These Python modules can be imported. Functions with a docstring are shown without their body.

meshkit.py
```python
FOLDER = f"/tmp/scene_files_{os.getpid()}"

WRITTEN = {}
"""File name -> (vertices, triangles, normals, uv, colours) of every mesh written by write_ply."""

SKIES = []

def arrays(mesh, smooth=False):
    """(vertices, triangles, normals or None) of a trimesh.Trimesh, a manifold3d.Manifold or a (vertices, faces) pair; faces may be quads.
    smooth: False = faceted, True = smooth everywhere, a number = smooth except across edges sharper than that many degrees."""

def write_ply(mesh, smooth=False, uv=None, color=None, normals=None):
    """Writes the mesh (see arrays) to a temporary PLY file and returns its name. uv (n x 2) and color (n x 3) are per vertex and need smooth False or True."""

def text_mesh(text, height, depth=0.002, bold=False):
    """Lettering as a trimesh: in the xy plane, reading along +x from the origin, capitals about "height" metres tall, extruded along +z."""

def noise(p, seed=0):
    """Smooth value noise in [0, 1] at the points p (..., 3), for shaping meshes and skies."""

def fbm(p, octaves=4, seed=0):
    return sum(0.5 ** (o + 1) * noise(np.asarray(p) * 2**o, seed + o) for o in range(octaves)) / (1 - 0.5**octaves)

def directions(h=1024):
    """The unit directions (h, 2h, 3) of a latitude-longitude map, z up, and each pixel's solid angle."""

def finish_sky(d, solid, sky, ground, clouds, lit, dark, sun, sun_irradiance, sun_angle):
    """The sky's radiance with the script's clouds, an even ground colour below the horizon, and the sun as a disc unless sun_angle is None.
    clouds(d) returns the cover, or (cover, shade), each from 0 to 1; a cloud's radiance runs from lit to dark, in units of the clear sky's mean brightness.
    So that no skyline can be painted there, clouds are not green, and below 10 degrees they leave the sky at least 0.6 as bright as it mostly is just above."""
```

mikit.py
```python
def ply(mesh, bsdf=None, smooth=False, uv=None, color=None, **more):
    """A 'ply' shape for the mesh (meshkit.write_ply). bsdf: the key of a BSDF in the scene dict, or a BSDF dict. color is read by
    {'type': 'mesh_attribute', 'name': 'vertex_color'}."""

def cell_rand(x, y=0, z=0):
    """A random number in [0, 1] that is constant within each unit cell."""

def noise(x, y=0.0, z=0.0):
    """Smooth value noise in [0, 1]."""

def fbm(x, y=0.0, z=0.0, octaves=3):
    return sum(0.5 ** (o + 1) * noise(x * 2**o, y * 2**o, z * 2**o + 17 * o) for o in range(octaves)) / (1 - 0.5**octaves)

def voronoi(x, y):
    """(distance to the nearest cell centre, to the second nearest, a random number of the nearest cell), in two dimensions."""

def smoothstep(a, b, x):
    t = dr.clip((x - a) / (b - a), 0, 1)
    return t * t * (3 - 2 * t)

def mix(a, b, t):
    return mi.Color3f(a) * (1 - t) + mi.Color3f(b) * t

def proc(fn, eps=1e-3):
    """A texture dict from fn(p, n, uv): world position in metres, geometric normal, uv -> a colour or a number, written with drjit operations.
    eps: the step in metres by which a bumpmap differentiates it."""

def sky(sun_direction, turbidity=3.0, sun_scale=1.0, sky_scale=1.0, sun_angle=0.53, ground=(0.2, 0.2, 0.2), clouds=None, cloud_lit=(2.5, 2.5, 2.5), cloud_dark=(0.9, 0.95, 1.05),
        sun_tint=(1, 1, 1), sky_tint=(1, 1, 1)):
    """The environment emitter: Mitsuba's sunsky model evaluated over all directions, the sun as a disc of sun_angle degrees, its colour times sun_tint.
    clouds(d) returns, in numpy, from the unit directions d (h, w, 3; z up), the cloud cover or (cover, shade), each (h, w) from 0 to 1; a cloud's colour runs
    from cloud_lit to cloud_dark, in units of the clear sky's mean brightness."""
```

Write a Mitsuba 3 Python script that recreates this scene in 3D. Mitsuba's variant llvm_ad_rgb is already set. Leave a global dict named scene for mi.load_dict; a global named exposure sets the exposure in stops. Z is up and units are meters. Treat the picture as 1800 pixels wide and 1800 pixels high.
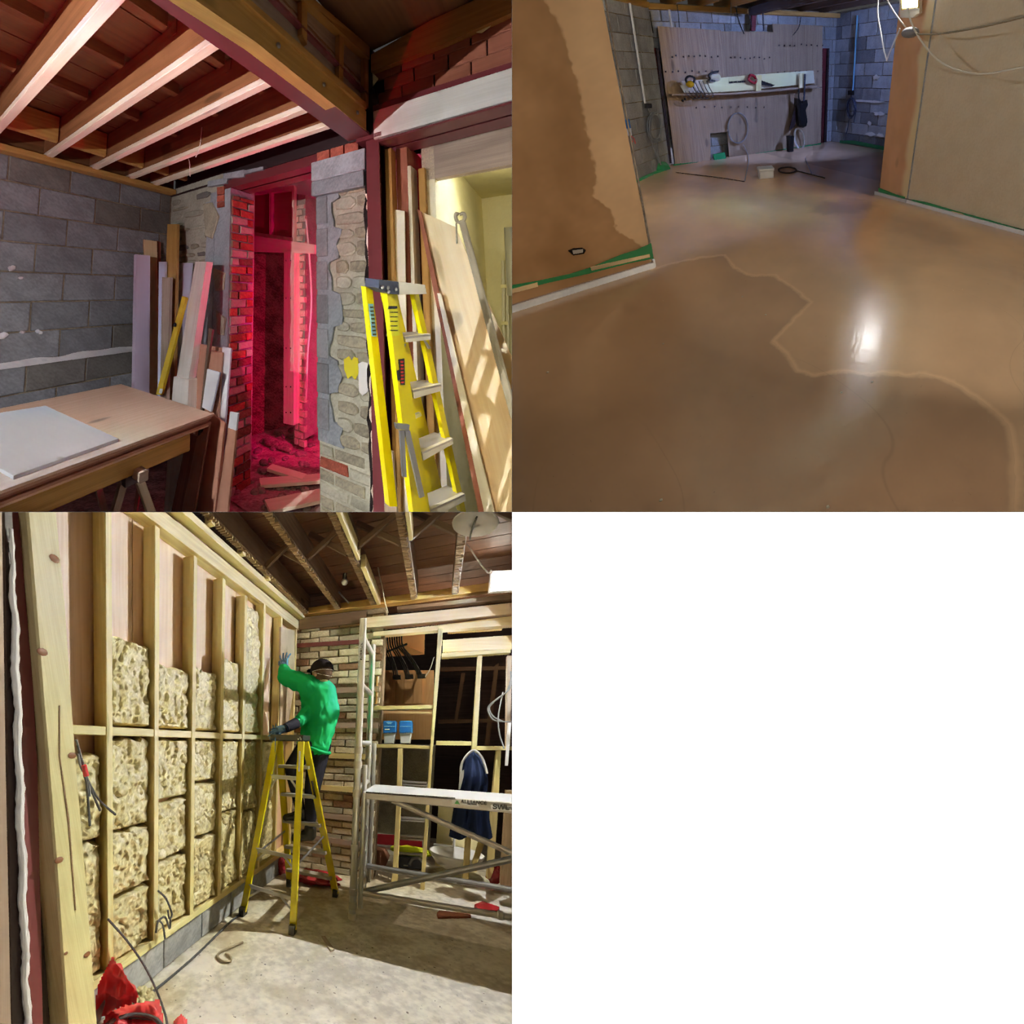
import math, random
import numpy as np
import drjit as dr
import mitsuba as mi
import trimesh
import manifold3d as m3
from shapely.geometry import Polygon
import mikit, meshkit
from mikit import proc, fbm, noise, cell_rand, smoothstep, mix

# ------------------------------------------------------------------ camera, light, exposure
scene, labels = {'type': 'scene'}, {}
CAM = np.array([0.0, 0.0, 4.0])
FOV = 88.0
TF = math.tan(math.radians(FOV / 2))
T4 = mi.ScalarTransform4f
scene['camera'] = {'type': 'perspective', 'fov': FOV, 'fov_axis': 'x', 'near_clip': 0.05, 'far_clip': 200.0,
                   'to_world': T4().look_at(origin=CAM.tolist(), target=(CAM + [0, 1, 0]).tolist(), up=[0, 0, 1])}
exposure = 0.0
scene['ambient'] = {'type': 'constant', 'radiance': {'type': 'rgb', 'value': [0.05, 0.05, 0.05]}}

# The photograph shows three rooms of one building site and a blank quarter, filled by an added white wall. They are built as the four cells
# of one cut-away block, open to the front (world +Y goes in). No room of the site is square, its floor raked like a stage:
# each has three axes of its own (columns: right, deep, up, in world metres per metre of the room).
class Room:
    def __init__(s, axes, eye, sx, sz):
        s.M, s.eye = np.array(axes, float), eye
        s.Mi, s.cam, s.sx, s.sz = np.linalg.inv(s.M), np.array([0, 0, eye]), sx, sz
    def world(s, p):
        return CAM + (np.asarray(p, float) - s.cam) @ s.M.T
    def at(s, px, py, plane):                       # the point of one of the room's planes that the photo shows at a pixel
        n, c = plane
        d = s.Mi @ np.array([(px - 900) / 900 * TF, 1.0, (900 - py) / 900 * TF])
        return s.cam + d * (c - n @ s.cam) / (n @ d)
def PX(c): return np.array([1.0, 0, 0]), c
def PY(c): return np.array([0, 1.0, 0]), c
def PZ(c): return np.array([0, 0, 1.0]), c
def PL(n, p): n = np.asarray(n, float); return n, float(n @ np.asarray(p, float))
def P3(a, b, c): a, b, c = (np.asarray(q, float) for q in (a, b, c)); return PL(np.cross(b - a, c - a), a)

FRONT = 1.0
ROOM_A = Room([[1.25163, 0.10648, -0.06169], [-1.05425, 1.16631, 0.15331], [-0.45316, 0.48284, 1.06923]], 1.7, -1, 1)
ROOM_B = Room([[1.16193, -0.09926, -0.33476], [0.74676, 1.03188, -0.63413], [0.64758, 0.84038, 0.58856]], 1.5, 1, 1)
ROOM_C = Room([[1.19485, -0.17852, 0.07312], [-0.6098, 1.26944, -0.10325], [0.24176, -0.55715, 1.0469]], 1.5, -1, -1)
R = ROOM_A

# ------------------------------------------------------------------ materials
def lin(*c):
    c = np.array(c, float) / 255
    return np.where(c <= 0.04045, c / 12.92, ((c + 0.055) / 1.055) ** 2.4)

WOOD = dict(stud=((220, 204, 144), (190, 168, 108)), pale=((236, 228, 206), (214, 200, 168)), joist=((128, 84, 52), (98, 60, 36)), amber=((182, 140, 78), (146, 104, 50)),
            deck=((130, 96, 64), (104, 74, 46)), old=((84, 64, 50), (56, 42, 34)), plygrey=((176, 152, 126), (136, 112, 90)), plypink=((216, 186, 162), (196, 160, 132)),
            mdf=((172, 124, 100), (160, 112, 90)), plytan=((232, 206, 162), (218, 184, 136)), white=((208, 218, 238), (202, 212, 234)), greyed=((176, 156, 138), (136, 116, 100)),
            pinkboard=((206, 190, 208), (200, 184, 202)), sarking=((100, 66, 46), (70, 46, 34)), lath=((142, 120, 90), (96, 76, 54)), dark=((58, 44, 40), (40, 30, 28)),
            plywarm=((230, 192, 142), (204, 158, 108)), post=((216, 200, 152), (184, 162, 110)), header=((226, 220, 210), (198, 190, 176)), redply=((150, 92, 70), (126, 72, 54)))
WN = list(WOOD)
WTAB = mi.Float(np.concatenate([np.concatenate([lin(*a), lin(*b)]) for a, b in WOOD.values()]).astype(np.float32))
def pick(tab, i, k, w): return dr.gather(mi.Float, tab, mi.UInt32(i) * w + k)
def wood_fn(p, n, uv):
    i = dr.clip(dr.floor(uv.y / 100 + 0.5), 0, len(WN) - 1)
    v, cell = uv.y - i * 100, dr.floor(uv.x / 40 + 0.5)
    u, r = uv.x - cell * 40, cell_rand(cell, 3, 5)
    w = noise(u * 1.7, v * 9, r * 50)
    g = noise(u * 2.2 + w, v * 70 + w * 6, r * 90)
    g2 = noise(u * 9, v * 420, r * 31)
    knot = noise(u * 3.1, v * 11, r * 70)
    t = dr.clip(0.62 * g + 0.38 * g2 - 0.05, 0, 1)
    a, b = mi.Color3f(pick(WTAB, i, 0, 6), pick(WTAB, i, 1, 6), pick(WTAB, i, 2, 6)), mi.Color3f(pick(WTAB, i, 3, 6), pick(WTAB, i, 4, 6), pick(WTAB, i, 5, 6))
    c = mix(a, b, t) * (0.86 + 0.26 * r)
    return c * (1 - 0.45 * smoothstep(0.86, 0.95, knot))
MAS = dict(block=((132, 133, 135), (110, 110, 112)), blockbrown=((116, 112, 106), (96, 92, 88)), stone=((158, 150, 128), (124, 118, 102)), mortar=((172, 168, 150), (146, 142, 126)),
           brick=((168, 92, 74), (128, 66, 54)), whitebrick=((222, 214, 190), (184, 172, 144)), concrete=((158, 162, 166), (128, 132, 136)), mortardark=((128, 116, 98), (94, 82, 68)),
           brownbrick=((132, 104, 82), (96, 72, 56)), blocklight=((166, 168, 170), (140, 142, 144)), cream=((232, 224, 186), (226, 217, 176)), creamgrey=((214, 200, 174), (206, 191, 163)), chalk=((240, 240, 240), (226, 228, 232)),
           floor=((198, 190, 170), (150, 142, 124)), rubble=((150, 138, 126), (96, 86, 78)), dark_recess=((40, 34, 32), (22, 18, 18)), redplaster=((150, 90, 90), (80, 42, 46)),  # darkest tone puts the shade of gaps and voids into colour
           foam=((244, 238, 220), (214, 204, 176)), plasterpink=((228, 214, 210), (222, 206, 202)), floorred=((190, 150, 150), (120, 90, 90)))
MN = list(MAS)
MTAB = mi.Float(np.concatenate([np.concatenate([lin(*a), lin(*b)]) for a, b in MAS.values()]).astype(np.float32))
def mas_fn(p, n, uv):
    i = dr.clip(dr.floor(uv.y / 100 + 0.5), 0, len(MN) - 1)
    r = cell_rand(dr.floor(uv.x / 40 + 0.5), 7, 2)
    t = smoothstep(0.25, 0.75, 0.55 * fbm(p.x * 7 + r * 9, p.y * 7, p.z * 7) + 0.45 * fbm(p.x * 60, p.y * 60, p.z * 60, octaves=2))
    a, b = mi.Color3f(pick(MTAB, i, 0, 6), pick(MTAB, i, 1, 6), pick(MTAB, i, 2, 6)), mi.Color3f(pick(MTAB, i, 3, 6), pick(MTAB, i, 4, 6), pick(MTAB, i, 5, 6))
    return mix(a, b, t) * (0.82 + 0.34 * r)
def mas_bump(p, n, uv):
    return fbm(p.x * 40, p.y * 40, p.z * 40, octaves=2)
scene['wood'] = {'type': 'twosided', 'bsdf': {'type': 'principled', 'base_color': proc(wood_fn), 'roughness': 0.6, 'specular': 0.3}}
scene['masonry'] = {'type': 'twosided', 'bsdf': {'type': 'bumpmap', 'arbitrary': proc(mas_bump, 2e-3), 'scale': 0.006,
                    'nested_bsdf': {'type': 'diffuse', 'reflectance': proc(mas_fn)}}}
def paint(name, rgb, rough=0.5, metallic=0.0, spec=0.4, **kw):
    scene[name] = {'type': 'twosided', 'bsdf': {'type': 'principled', 'base_color': {'type': 'rgb', 'value': lin(*rgb).tolist()}, 'roughness': rough, 'metallic': metallic, 'specular': spec, **kw}}
for nm, rgb, ro, me in (('steel_red', (86, 36, 38), .45, 0), ('steel_dark', (40, 28, 28), .6, 0), ('yellow', (236, 214, 10), .35, 0), ('alu', (205, 205, 205), .35, .75), ('alu_dull', (186, 182, 178), .45, .6),
                        ('black', (11, 11, 12), .5, 0), ('navy_plastic', (44, 48, 62), .4, 0), ('zinc', (150, 152, 158), .35, .8), ('white_plastic', (232, 232, 232), .35, 0), ('grey_cable', (120, 124, 130), .5, 0),
                        ('cable_white', (222, 216, 200), .45, 0), ('red_plastic', (232, 62, 68), .3, 0), ('knot', (118, 74, 44), .6, 0), ('crack', (120, 92, 58), .7, 0), ('warm_panel', (236, 176, 116), .5, 0), ('red_dark', (120, 22, 28), .5, 0), ('blue_plastic', (30, 104, 190), .4, 0), ('lightblue', (120, 180, 225), .4, 0),
                        ('green_tape', (40, 122, 74), .3, 0), ('ink', (14, 14, 16), .6, 0), ('sticker_white', (236, 238, 238), .5, 0), ('sticker_yellow', (232, 226, 40), .5, 0), ('sticker_red', (196, 40, 30), .5, 0),
                        ('jumper', (30, 150, 88), .85, 0), ('trousers', (13, 13, 17), .9, 0), ('skin', (196, 140, 116), .5, 0), ('hair', (44, 34, 28), .8, 0), ('glove', (64, 104, 150), .5, 0), ('cap', (9, 8, 9), .9, 0),
                        ('navy_cloth', (18, 24, 42), .9, 0), ('grey_cloth', (150, 150, 152), .9, 0), ('porcelain', (236, 236, 232), .15, 0), ('insul_red', (170, 60, 60), .5, 0), ('membrane', (52, 54, 58), .4, 0),
                        ('yellow_level', (214, 184, 44), .4, 0), ('gold_plastic', (220, 180, 30), .35, 0), ('green_logo', (60, 140, 70), .5, 0), ('pipe_grey', (150, 140, 118), .5, .2), ('orange_board', (196, 146, 92), .5, 0),
                        ('hoop', (150, 150, 150), .4, .3), ('clear_plastic', (196, 200, 204), .3, 0), ('hivis', (200, 214, 40), .6, 0), ('tile_grey', (150, 150, 158), .5, 0)):
    paint(nm, rgb, ro, me)
for nm, rgb in (('cap', (20, 18, 20)), ('trousers', (26, 26, 32)), ('navy_cloth', (22, 28, 46)), ('jumper', (34, 150, 92)), ('hair', (56, 44, 36)), ('grey_cloth', (170, 170, 168))):
    scene[nm] = {'type': 'twosided', 'bsdf': {'type': 'diffuse', 'reflectance': {'type': 'rgb', 'value': lin(*rgb).tolist()}}}

# ------------------------------------------------------------------ meshes (in a room's own metres)
class Msh:
    def __init__(s, v, f, uv=None, smooth=False):
        s.v, s.f, s.smooth = np.asarray(v, float).reshape(-1, 3), np.asarray(f, int).reshape(-1, 3), smooth
        s.uv = np.zeros((len(s.v), 2)) if uv is None else np.asarray(uv, float)
rng = random.Random(7)
def tone(name):
    if name in WN: return np.array([40.0 * rng.randrange(200), 100.0 * WN.index(name)])
    return np.array([40.0 * rng.randrange(200), 100.0 * MN.index(name)])
def join(*ms):
    ms = [m for m in ms if m is not None]
    v, f, uv, o = [], [], [], 0
    for m in ms:
        v.append(m.v); f.append(m.f + o); uv.append(m.uv); o += len(m.v)
    return Msh(np.vstack(v), np.vstack(f), np.vstack(uv), any(m.smooth for m in ms))
def unit(v): v = np.asarray(v, float); return v / (np.linalg.norm(v) + 1e-12)
def tri2d(p2):
    v, f = trimesh.creation.triangulate_polygon(Polygon(p2), engine='earcut')
    # back to the ring's own numbering
    idx = [int(np.argmin(((np.asarray(p2) - q) ** 2).sum(1))) for q in v]
    return np.array([[idx[a] for a in t] for t in f])
def plate(pts, off, t='stud', grain=None, bevel=0.0):
    """A flat piece: the outline pts (front face) and its thickness off; bevel rounds the front's edges."""
    pts, off = np.asarray(pts, float), np.asarray(off, float)
    n = sum(np.cross(pts[i] - pts[0], pts[(i + 1) % len(pts)] - pts[0]) for i in range(1, len(pts)))
    n = unit(n)
    if n @ off > 0: pts, n = pts[::-1], -n
    k = len(pts)
    e = [np.linalg.norm(pts[(i + 1) % k] - pts[i]) for i in range(k)]
    j = int(np.argmax(e))
    g = unit(pts[(j + 1) % k] - pts[j]) if grain is None else unit(np.asarray(grain, float) - n * (n @ np.asarray(grain, float)))
    h = np.cross(n, g)
    base = tone(t)
    F2 = np.stack([pts @ g, pts @ h], 1)
    tris = [[0, 1, 2]] if k == 3 else ([[0, 1, 2], [0, 2, 3]] if k == 4 else tri2d(F2))
    area = lambda q: (F2[q[1]] - F2[q[0]])[0] * (F2[q[2]] - F2[q[0]])[1] - (F2[q[1]] - F2[q[0]])[1] * (F2[q[2]] - F2[q[0]])[0]
    tris = [q if area(q) > 0 else q[::-1] for q in map(list, tris)]
    front, back = pts, pts + off
    V, F, U = [], [], []
    def add(vs, fs, us):
        o = sum(len(x) for x in V); V.append(np.asarray(vs)); U.append(np.asarray(us)); F.extend([[a + o for a in t_] for t_ in fs])
    mid = front
    if bevel > 0:
        c = front.mean(0)
        ins = []
        for i in range(k):
            a, b = unit(front[i] - front[i - 1]), unit(front[(i + 1) % k] - front[i])
            d = unit(np.cross(n, a)) + unit(np.cross(n, b)); d /= max(0.5, d @ d / 2)
            ins.append(front[i] + d * bevel)
        mid = front + unit(off) * min(bevel, np.linalg.norm(off) * .8)
        front = np.array(ins)
    add(front, tris, np.stack([front @ g, front @ h], 1) + base)
    add(back, [q[::-1] for q in tris], np.stack([back @ g, back @ h + .3], 1) + base)
    def band(a_, b_):
        for i in range(k):
            q = [a_[i], b_[i], b_[(i + 1) % k], a_[(i + 1) % k]]
            us = [[x @ g, x @ h + (x @ n)] for x in q]
            add(q, [[0, 1, 2], [0, 2, 3]], np.array(us) + base)
    if bevel > 0: band(front, mid)
    band(mid, back)
    return Msh(np.vstack(V), F, np.vstack(U))
def bar(a, b, w, d, side, t='stud', ch=0.003):
    """A sawn timber from a to b: w across the direction side, d across the other."""
    a, b = np.asarray(a, float), np.asarray(b, float)
    x = unit(b - a); s = np.asarray(side, float); s = unit(s - x * (x @ s)); u = np.cross(x, s)
    hw, hd = w / 2, d / 2; c = min(ch, hw * .4, hd * .4)
    ring = [(-hw + c, -hd), (hw - c, -hd), (hw, -hd + c), (hw, hd - c), (hw - c, hd), (-hw + c, hd), (-hw, hd - c), (-hw, -hd + c)]
    base, L = tone(t), np.linalg.norm(b - a)
    V, F, U, per = [], [], [], 0.0
    for i in range(8):
        p, q = np.array(ring[i]), np.array(ring[(i + 1) % 8]); l = np.linalg.norm(q - p); o = len(V)
        for (r2, pp), e, ll in (((p, per), a, 0), ((q, per + l), a, 0), ((q, per + l), b, L), ((p, per), b, L)):
            V.append(e + s * r2[0] + u * r2[1]); U.append((ll, pp))
        F += [[o, o + 1, o + 2], [o, o + 2, o + 3]]; per += l
    F = [f[::-1] for f in F]
    for e, rev in ((a, False), (b, True)):
        o = len(V)
        for p in ring: V.append(e + s * p[0] + u * p[1]); U.append((p[0] * 4, p[1] * .4))
        for i in range(1, 7): F.append([o, o + i + 1, o + i][::(1 if rev else -1)] if False else ([o, o + i, o + i + 1] if not rev else [o, o + i + 1, o + i]))
    m = Msh(V, F, np.array(U) + base)
    return fix(m)
def fix(m):
    """Outward faces for a closed convex-ish piece."""
    c = m.v.mean(0); a, b, d = (m.v[m.f[:, k]] for k in range(3))
    out = (np.cross(b - a, d - a) * ((a + b + d) / 3 - c)).sum(1)
    m.f[out < 0] = m.f[out < 0][:, ::-1]
    return m
def box(lo, hi, t='stud', bevel=0.0):
    lo, hi = np.minimum(lo, hi).astype(float), np.maximum(lo, hi).astype(float)
    d = hi - lo; ax = int(np.argmin(d))
    o = [i for i in range(3) if i != ax]
    q = []
    for s, r in ((0, 0), (1, 0), (1, 1), (0, 1)):
        p = lo.copy(); p[o[0]] = (lo, hi)[s][o[0]]; p[o[1]] = (lo, hi)[r][o[1]]; q.append(p)
    off = np.zeros(3); off[ax] = d[ax]
    return plate(q, off, t, bevel=bevel)
def spline(pts, n=8):
    p = np.asarray(pts, float)
    if len(p) < 3: return p
    q = np.vstack([2 * p[0] - p[1], p, 2 * p[-1] - p[-2]]); out = []
    for i in range(1, len(q) - 2):
        for t in np.linspace(0, 1, n, endpoint=False):
            a, b, c, d = q[i - 1:i + 3]
            out.append(.5 * (2 * b + (c - a) * t + (2 * a - 5 * b + 4 * c - d) * t * t + (3 * b - a - 3 * c + d) * t ** 3))
    return np.array(out + [p[-1]])
def tube(points, r, sides=8, closed=False, flat=1.0):
    p = np.asarray(points, float); n = len(p)
    t = np.roll(p, -1, 0) - np.roll(p, 1, 0) if closed else np.gradient(p, axis=0)
    t /= np.linalg.norm(t, axis=1, keepdims=True) + 1e-12
    a = np.cross(t[0], [0, 0, 1.0] if abs(t[0][2]) < .9 else [1.0, 0, 0]); a = unit(a); A = [a]
    for i in range(1, n): a = unit(a - t[i] * (a @ t[i])); A.append(a)
    A = np.array(A); B = np.cross(t, A); th = np.arange(sides) * 2 * np.pi / sides
    rr = np.broadcast_to(r, (n,))[:, None, None]
    V = (p[:, None] + rr * (np.cos(th)[None, :, None] * A[:, None] + flat * np.sin(th)[None, :, None] * B[:, None])).reshape(-1, 3)
    F = []
    m = n if closed else n - 1
    for i in range(m):
        for j in range(sides):
            i2, j2 = (i + 1) % n, (j + 1) % sides
            F += [[i * sides + j, i * sides + j2, i2 * sides + j2], [i * sides + j, i2 * sides + j2, i2 * sides + j]]
    if not closed:
        for e, rev in ((0, True), (n - 1, False)):
            o = len(V); V = np.vstack([V, V[e * sides:(e + 1) * sides], p[e][None]])
            for j in range(sides): F.append([o + j, o + (j + 1) % sides, o + sides] if not rev else [o + (j + 1) % sides, o + j, o + sides])
    return Msh(V, F, None, True)
def lathe(prof, origin, axis=(0, 0, 1), sides=24, sx=1.0, sy=1.0):
    prof = np.asarray(prof, float); z = unit(axis); a = unit(np.cross(z, [1.0, 0, 0] if abs(z[0]) < .8 else [0, 1.0, 0])); b = np.cross(z, a)
    th = np.arange(sides) * 2 * np.pi / sides
    V = np.asarray(origin, float) + (prof[:, 0, None, None] * (sx * np.cos(th)[None, :, None] * a + sy * np.sin(th)[None, :, None] * b) + prof[:, 1, None, None] * z)
    V = V.reshape(-1, 3); F = []
    for i in range(len(prof) - 1):
        for j in range(sides):
            j2 = (j + 1) % sides
            F += [[i * sides + j, i * sides + j2, (i + 1) * sides + j2], [i * sides + j, (i + 1) * sides + j2, (i + 1) * sides + j]]
    return Msh(V, F, None, True)
def from_tm(m, t=None):
    uv = np.zeros((len(m.vertices), 2)) + (tone(t) if t else 0)
    return Msh(m.vertices, m.faces, uv, True)
def hull(spheres, edge=0.02, smooth=8, joint=None):
    """One continuous surface from chains of balls: [((centre, r), (centre, r)), ...]."""
    man = None
    for (c0, r0), (c1, r1) in spheres:
        pts = np.vstack([ICO * r0 + np.asarray(c0), ICO * r1 + np.asarray(c1)])
        h = m3.Manifold.hull_points(pts)
        man = h if man is None else man + h
    man = man.refine_to_length(edge); k = man.to_mesh()
    tm = trimesh.Trimesh(k.vert_properties[:, :3], k.tri_verts, process=True)
    trimesh.smoothing.filter_taubin(tm, iterations=smooth)
    return tm
ICO = trimesh.creation.icosphere(subdivisions=2, radius=1).vertices
def grid(fn, nu, nv, t=None, smooth=True):
    """A surface fn(u, v) -> points, u and v running 0..1."""
    u, v = np.meshgrid(np.linspace(0, 1, nu), np.linspace(0, 1, nv), indexing='ij')
    V = np.asarray(fn(u, v)).reshape(-1, 3) if not isinstance(fn(u, v), np.ndarray) or fn(u, v).ndim != 3 else fn(u, v).reshape(-1, 3)
    i, j = np.meshgrid(np.arange(nu - 1), np.arange(nv - 1), indexing='ij'); a = (i * nv + j).ravel()
    F = np.vstack([np.stack([a, a + nv, a + nv + 1], 1), np.stack([a, a + nv + 1, a + 1], 1)])
    return Msh(V, F, np.zeros((len(V), 2)) + (tone(t) if t else 0), smooth)
def words(text, h, origin, right, up, depth=0.0015, bold=True):
    m = meshkit.text_mesh(text, h, depth, bold)
    r, u = unit(right), np.asarray(up, float); u = unit(u - r * (r @ u)); n = np.cross(r, u)
    v = np.asarray(m.vertices)
    return Msh(np.asarray(origin) + v[:, :1] * r + v[:, 1:2] * u + v[:, 2:] * n, m.faces)

# ------------------------------------------------------------------ putting pieces into the scene
def clip_cell(m, room):
    """Cuts a piece at the cell's added dividers and open front."""
    v, f, uv = room.world(m.v), m.f, m.uv
    for ax, sg, c in ((0, room.sx, 0.0004), (2, room.sz, 0.0004), (1, 1, FRONT)):
        d = sg * (v[:, ax] - CAM[ax] * (ax == 2)) - c
        if (d >= 0).all(): continue
        ins = d[f] >= 0; k = ins.sum(1)
        out = [f[k == 3]]
        nv, nu, cache = [v], [uv], {}; cnt = len(v); newf = []
        def cut(i, j):
            nonlocal cnt
            key = (min(i, j), max(i, j))
            if key not in cache:
                i, j = key; t = d[i] / (d[i] - d[j])
                nv.append((v[i] + (v[j] - v[i]) * t)[None]); nu.append((uv[i] + (uv[j] - uv[i]) * t)[None]); cache[key] = cnt; cnt += 1
            return cache[key]
        for t3, q in zip(f[(k == 1) | (k == 2)], ins[(k == 1) | (k == 2)]):
            r = 0
            if q.sum() == 1:
                while not q[r]: r += 1
                a, b, e = t3[r], t3[(r + 1) % 3], t3[(r + 2) % 3]
                newf.append([a, cut(a, b), cut(a, e)])
            else:
                while q[r]: r += 1
                a, b, e = t3[r], t3[(r + 1) % 3], t3[(r + 2) % 3]
                x, y = cut(a, b), cut(a, e)
                newf += [[x, b, e], [x, e, y]]
        if newf: out.append(np.array(newf))
        f, v, uv = np.vstack(out), np.vstack(nv), np.vstack(nu)
        if len(f) == 0: return None
        used, inv = np.unique(f, return_inverse=True)
        v, uv, f = v[used], uv[used], inv.reshape(-1, 3)
    return v, f, uv
def free(key):
    if key not in scene and key not in labels and not any(k.startswith(key + '__') for k in (key,)) and key not in USED: USED.add(key); return key
    i = 1
    while f'{key}_{i:03d}' in USED: i += 1
    key = f'{key}_{i:03d}'; USED.add(key); return key
USED = set()
def emit(key, m, mat, **more):
    r = clip_cell(m, R)
    if r is None: return False
    v, f, uv = r
    scene[key] = mikit.ply((v, f), mat, smooth=bool(m.smooth), uv=uv, **more)
    return True
def thing(name, label, cat, group=None):
    key = free(name); labels[key] = {'label': label, 'category': cat}
    if group: labels[key]['group'] = group
    return key
def part(holder, name, m, mat='wood', label=None, stuff=False, **more):
    key = free(holder + '__' + name)
    if not emit(key, m, mat, **more): USED.discard(key); return None
    if label or stuff:
        labels[key] = {}
        if label: labels[key]['label'] = label
        if stuff: labels[key]['kind'] = 'stuff'
    return key
def solo(name, m, mat, label, cat, group=None, kind=None, **more):
    key = free(name)
    if not emit(key, m, mat, **more): USED.discard(key); return None
    labels[key] = {'label': label, 'category': cat}
    if group: labels[key]['group'] = group
    if kind: labels[key]['kind'] = kind
    return key
def struct(name, m, mat, label=None, **more):
    key = free(name); emit(key, m, mat, **more); labels[key] = {'kind': 'structure'}
    if label: labels[key]['label'] = label
    return key
def face(pix, plane): return np.array([R.at(x, y, plane) for x, y in pix])
V3 = lambda *a: np.array(a, float)
def rubble(holder, name, x0, x1, z0, z1, y, t, hs=(.06, .1), ws=(.13, .3), gap=.016, seed=1, deep=.03, bump=.018, mat='masonry', wob=.35, skip=None):
    """Irregular stones laid in rough courses on a wall that faces -y; each one a piece with a worn outline."""
    q = random.Random(seed); z = z0
    while z < z1 - .03:
        h = min(q.uniform(*hs), z1 - z); x = x0 - q.uniform(0, .1)
        while x < x1 - .03:
            w = q.uniform(*ws); a, b = max(x, x0) + gap / 2, min(x + w, x1) - gap / 2; x += w
            if b - a < .05 or (skip and skip((a + b) / 2, z + h / 2)): continue
            k = []
            hh = (h - gap) / 2 * q.uniform(.75, 1); cx, cz, rx = (a + b) / 2, z + h / 2, (b - a) / 2
            for i in range(9):
                th = 2 * math.pi * (i + .5) / 9; c_, s_ = math.cos(th), math.sin(th); m_ = max(abs(c_), abs(s_)) ** .75
                k.append(V3(cx + rx * c_ / m_ * q.uniform(1 - wob * .5, 1), y - q.uniform(.2, 1) * bump * .3, cz + hh * s_ / m_ * q.uniform(1 - wob, 1)))
            part(holder, name, plate(k, (0, deep, 0), t if isinstance(t, str) else q.choice(t), bevel=.007), mat)
        z += h
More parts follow.
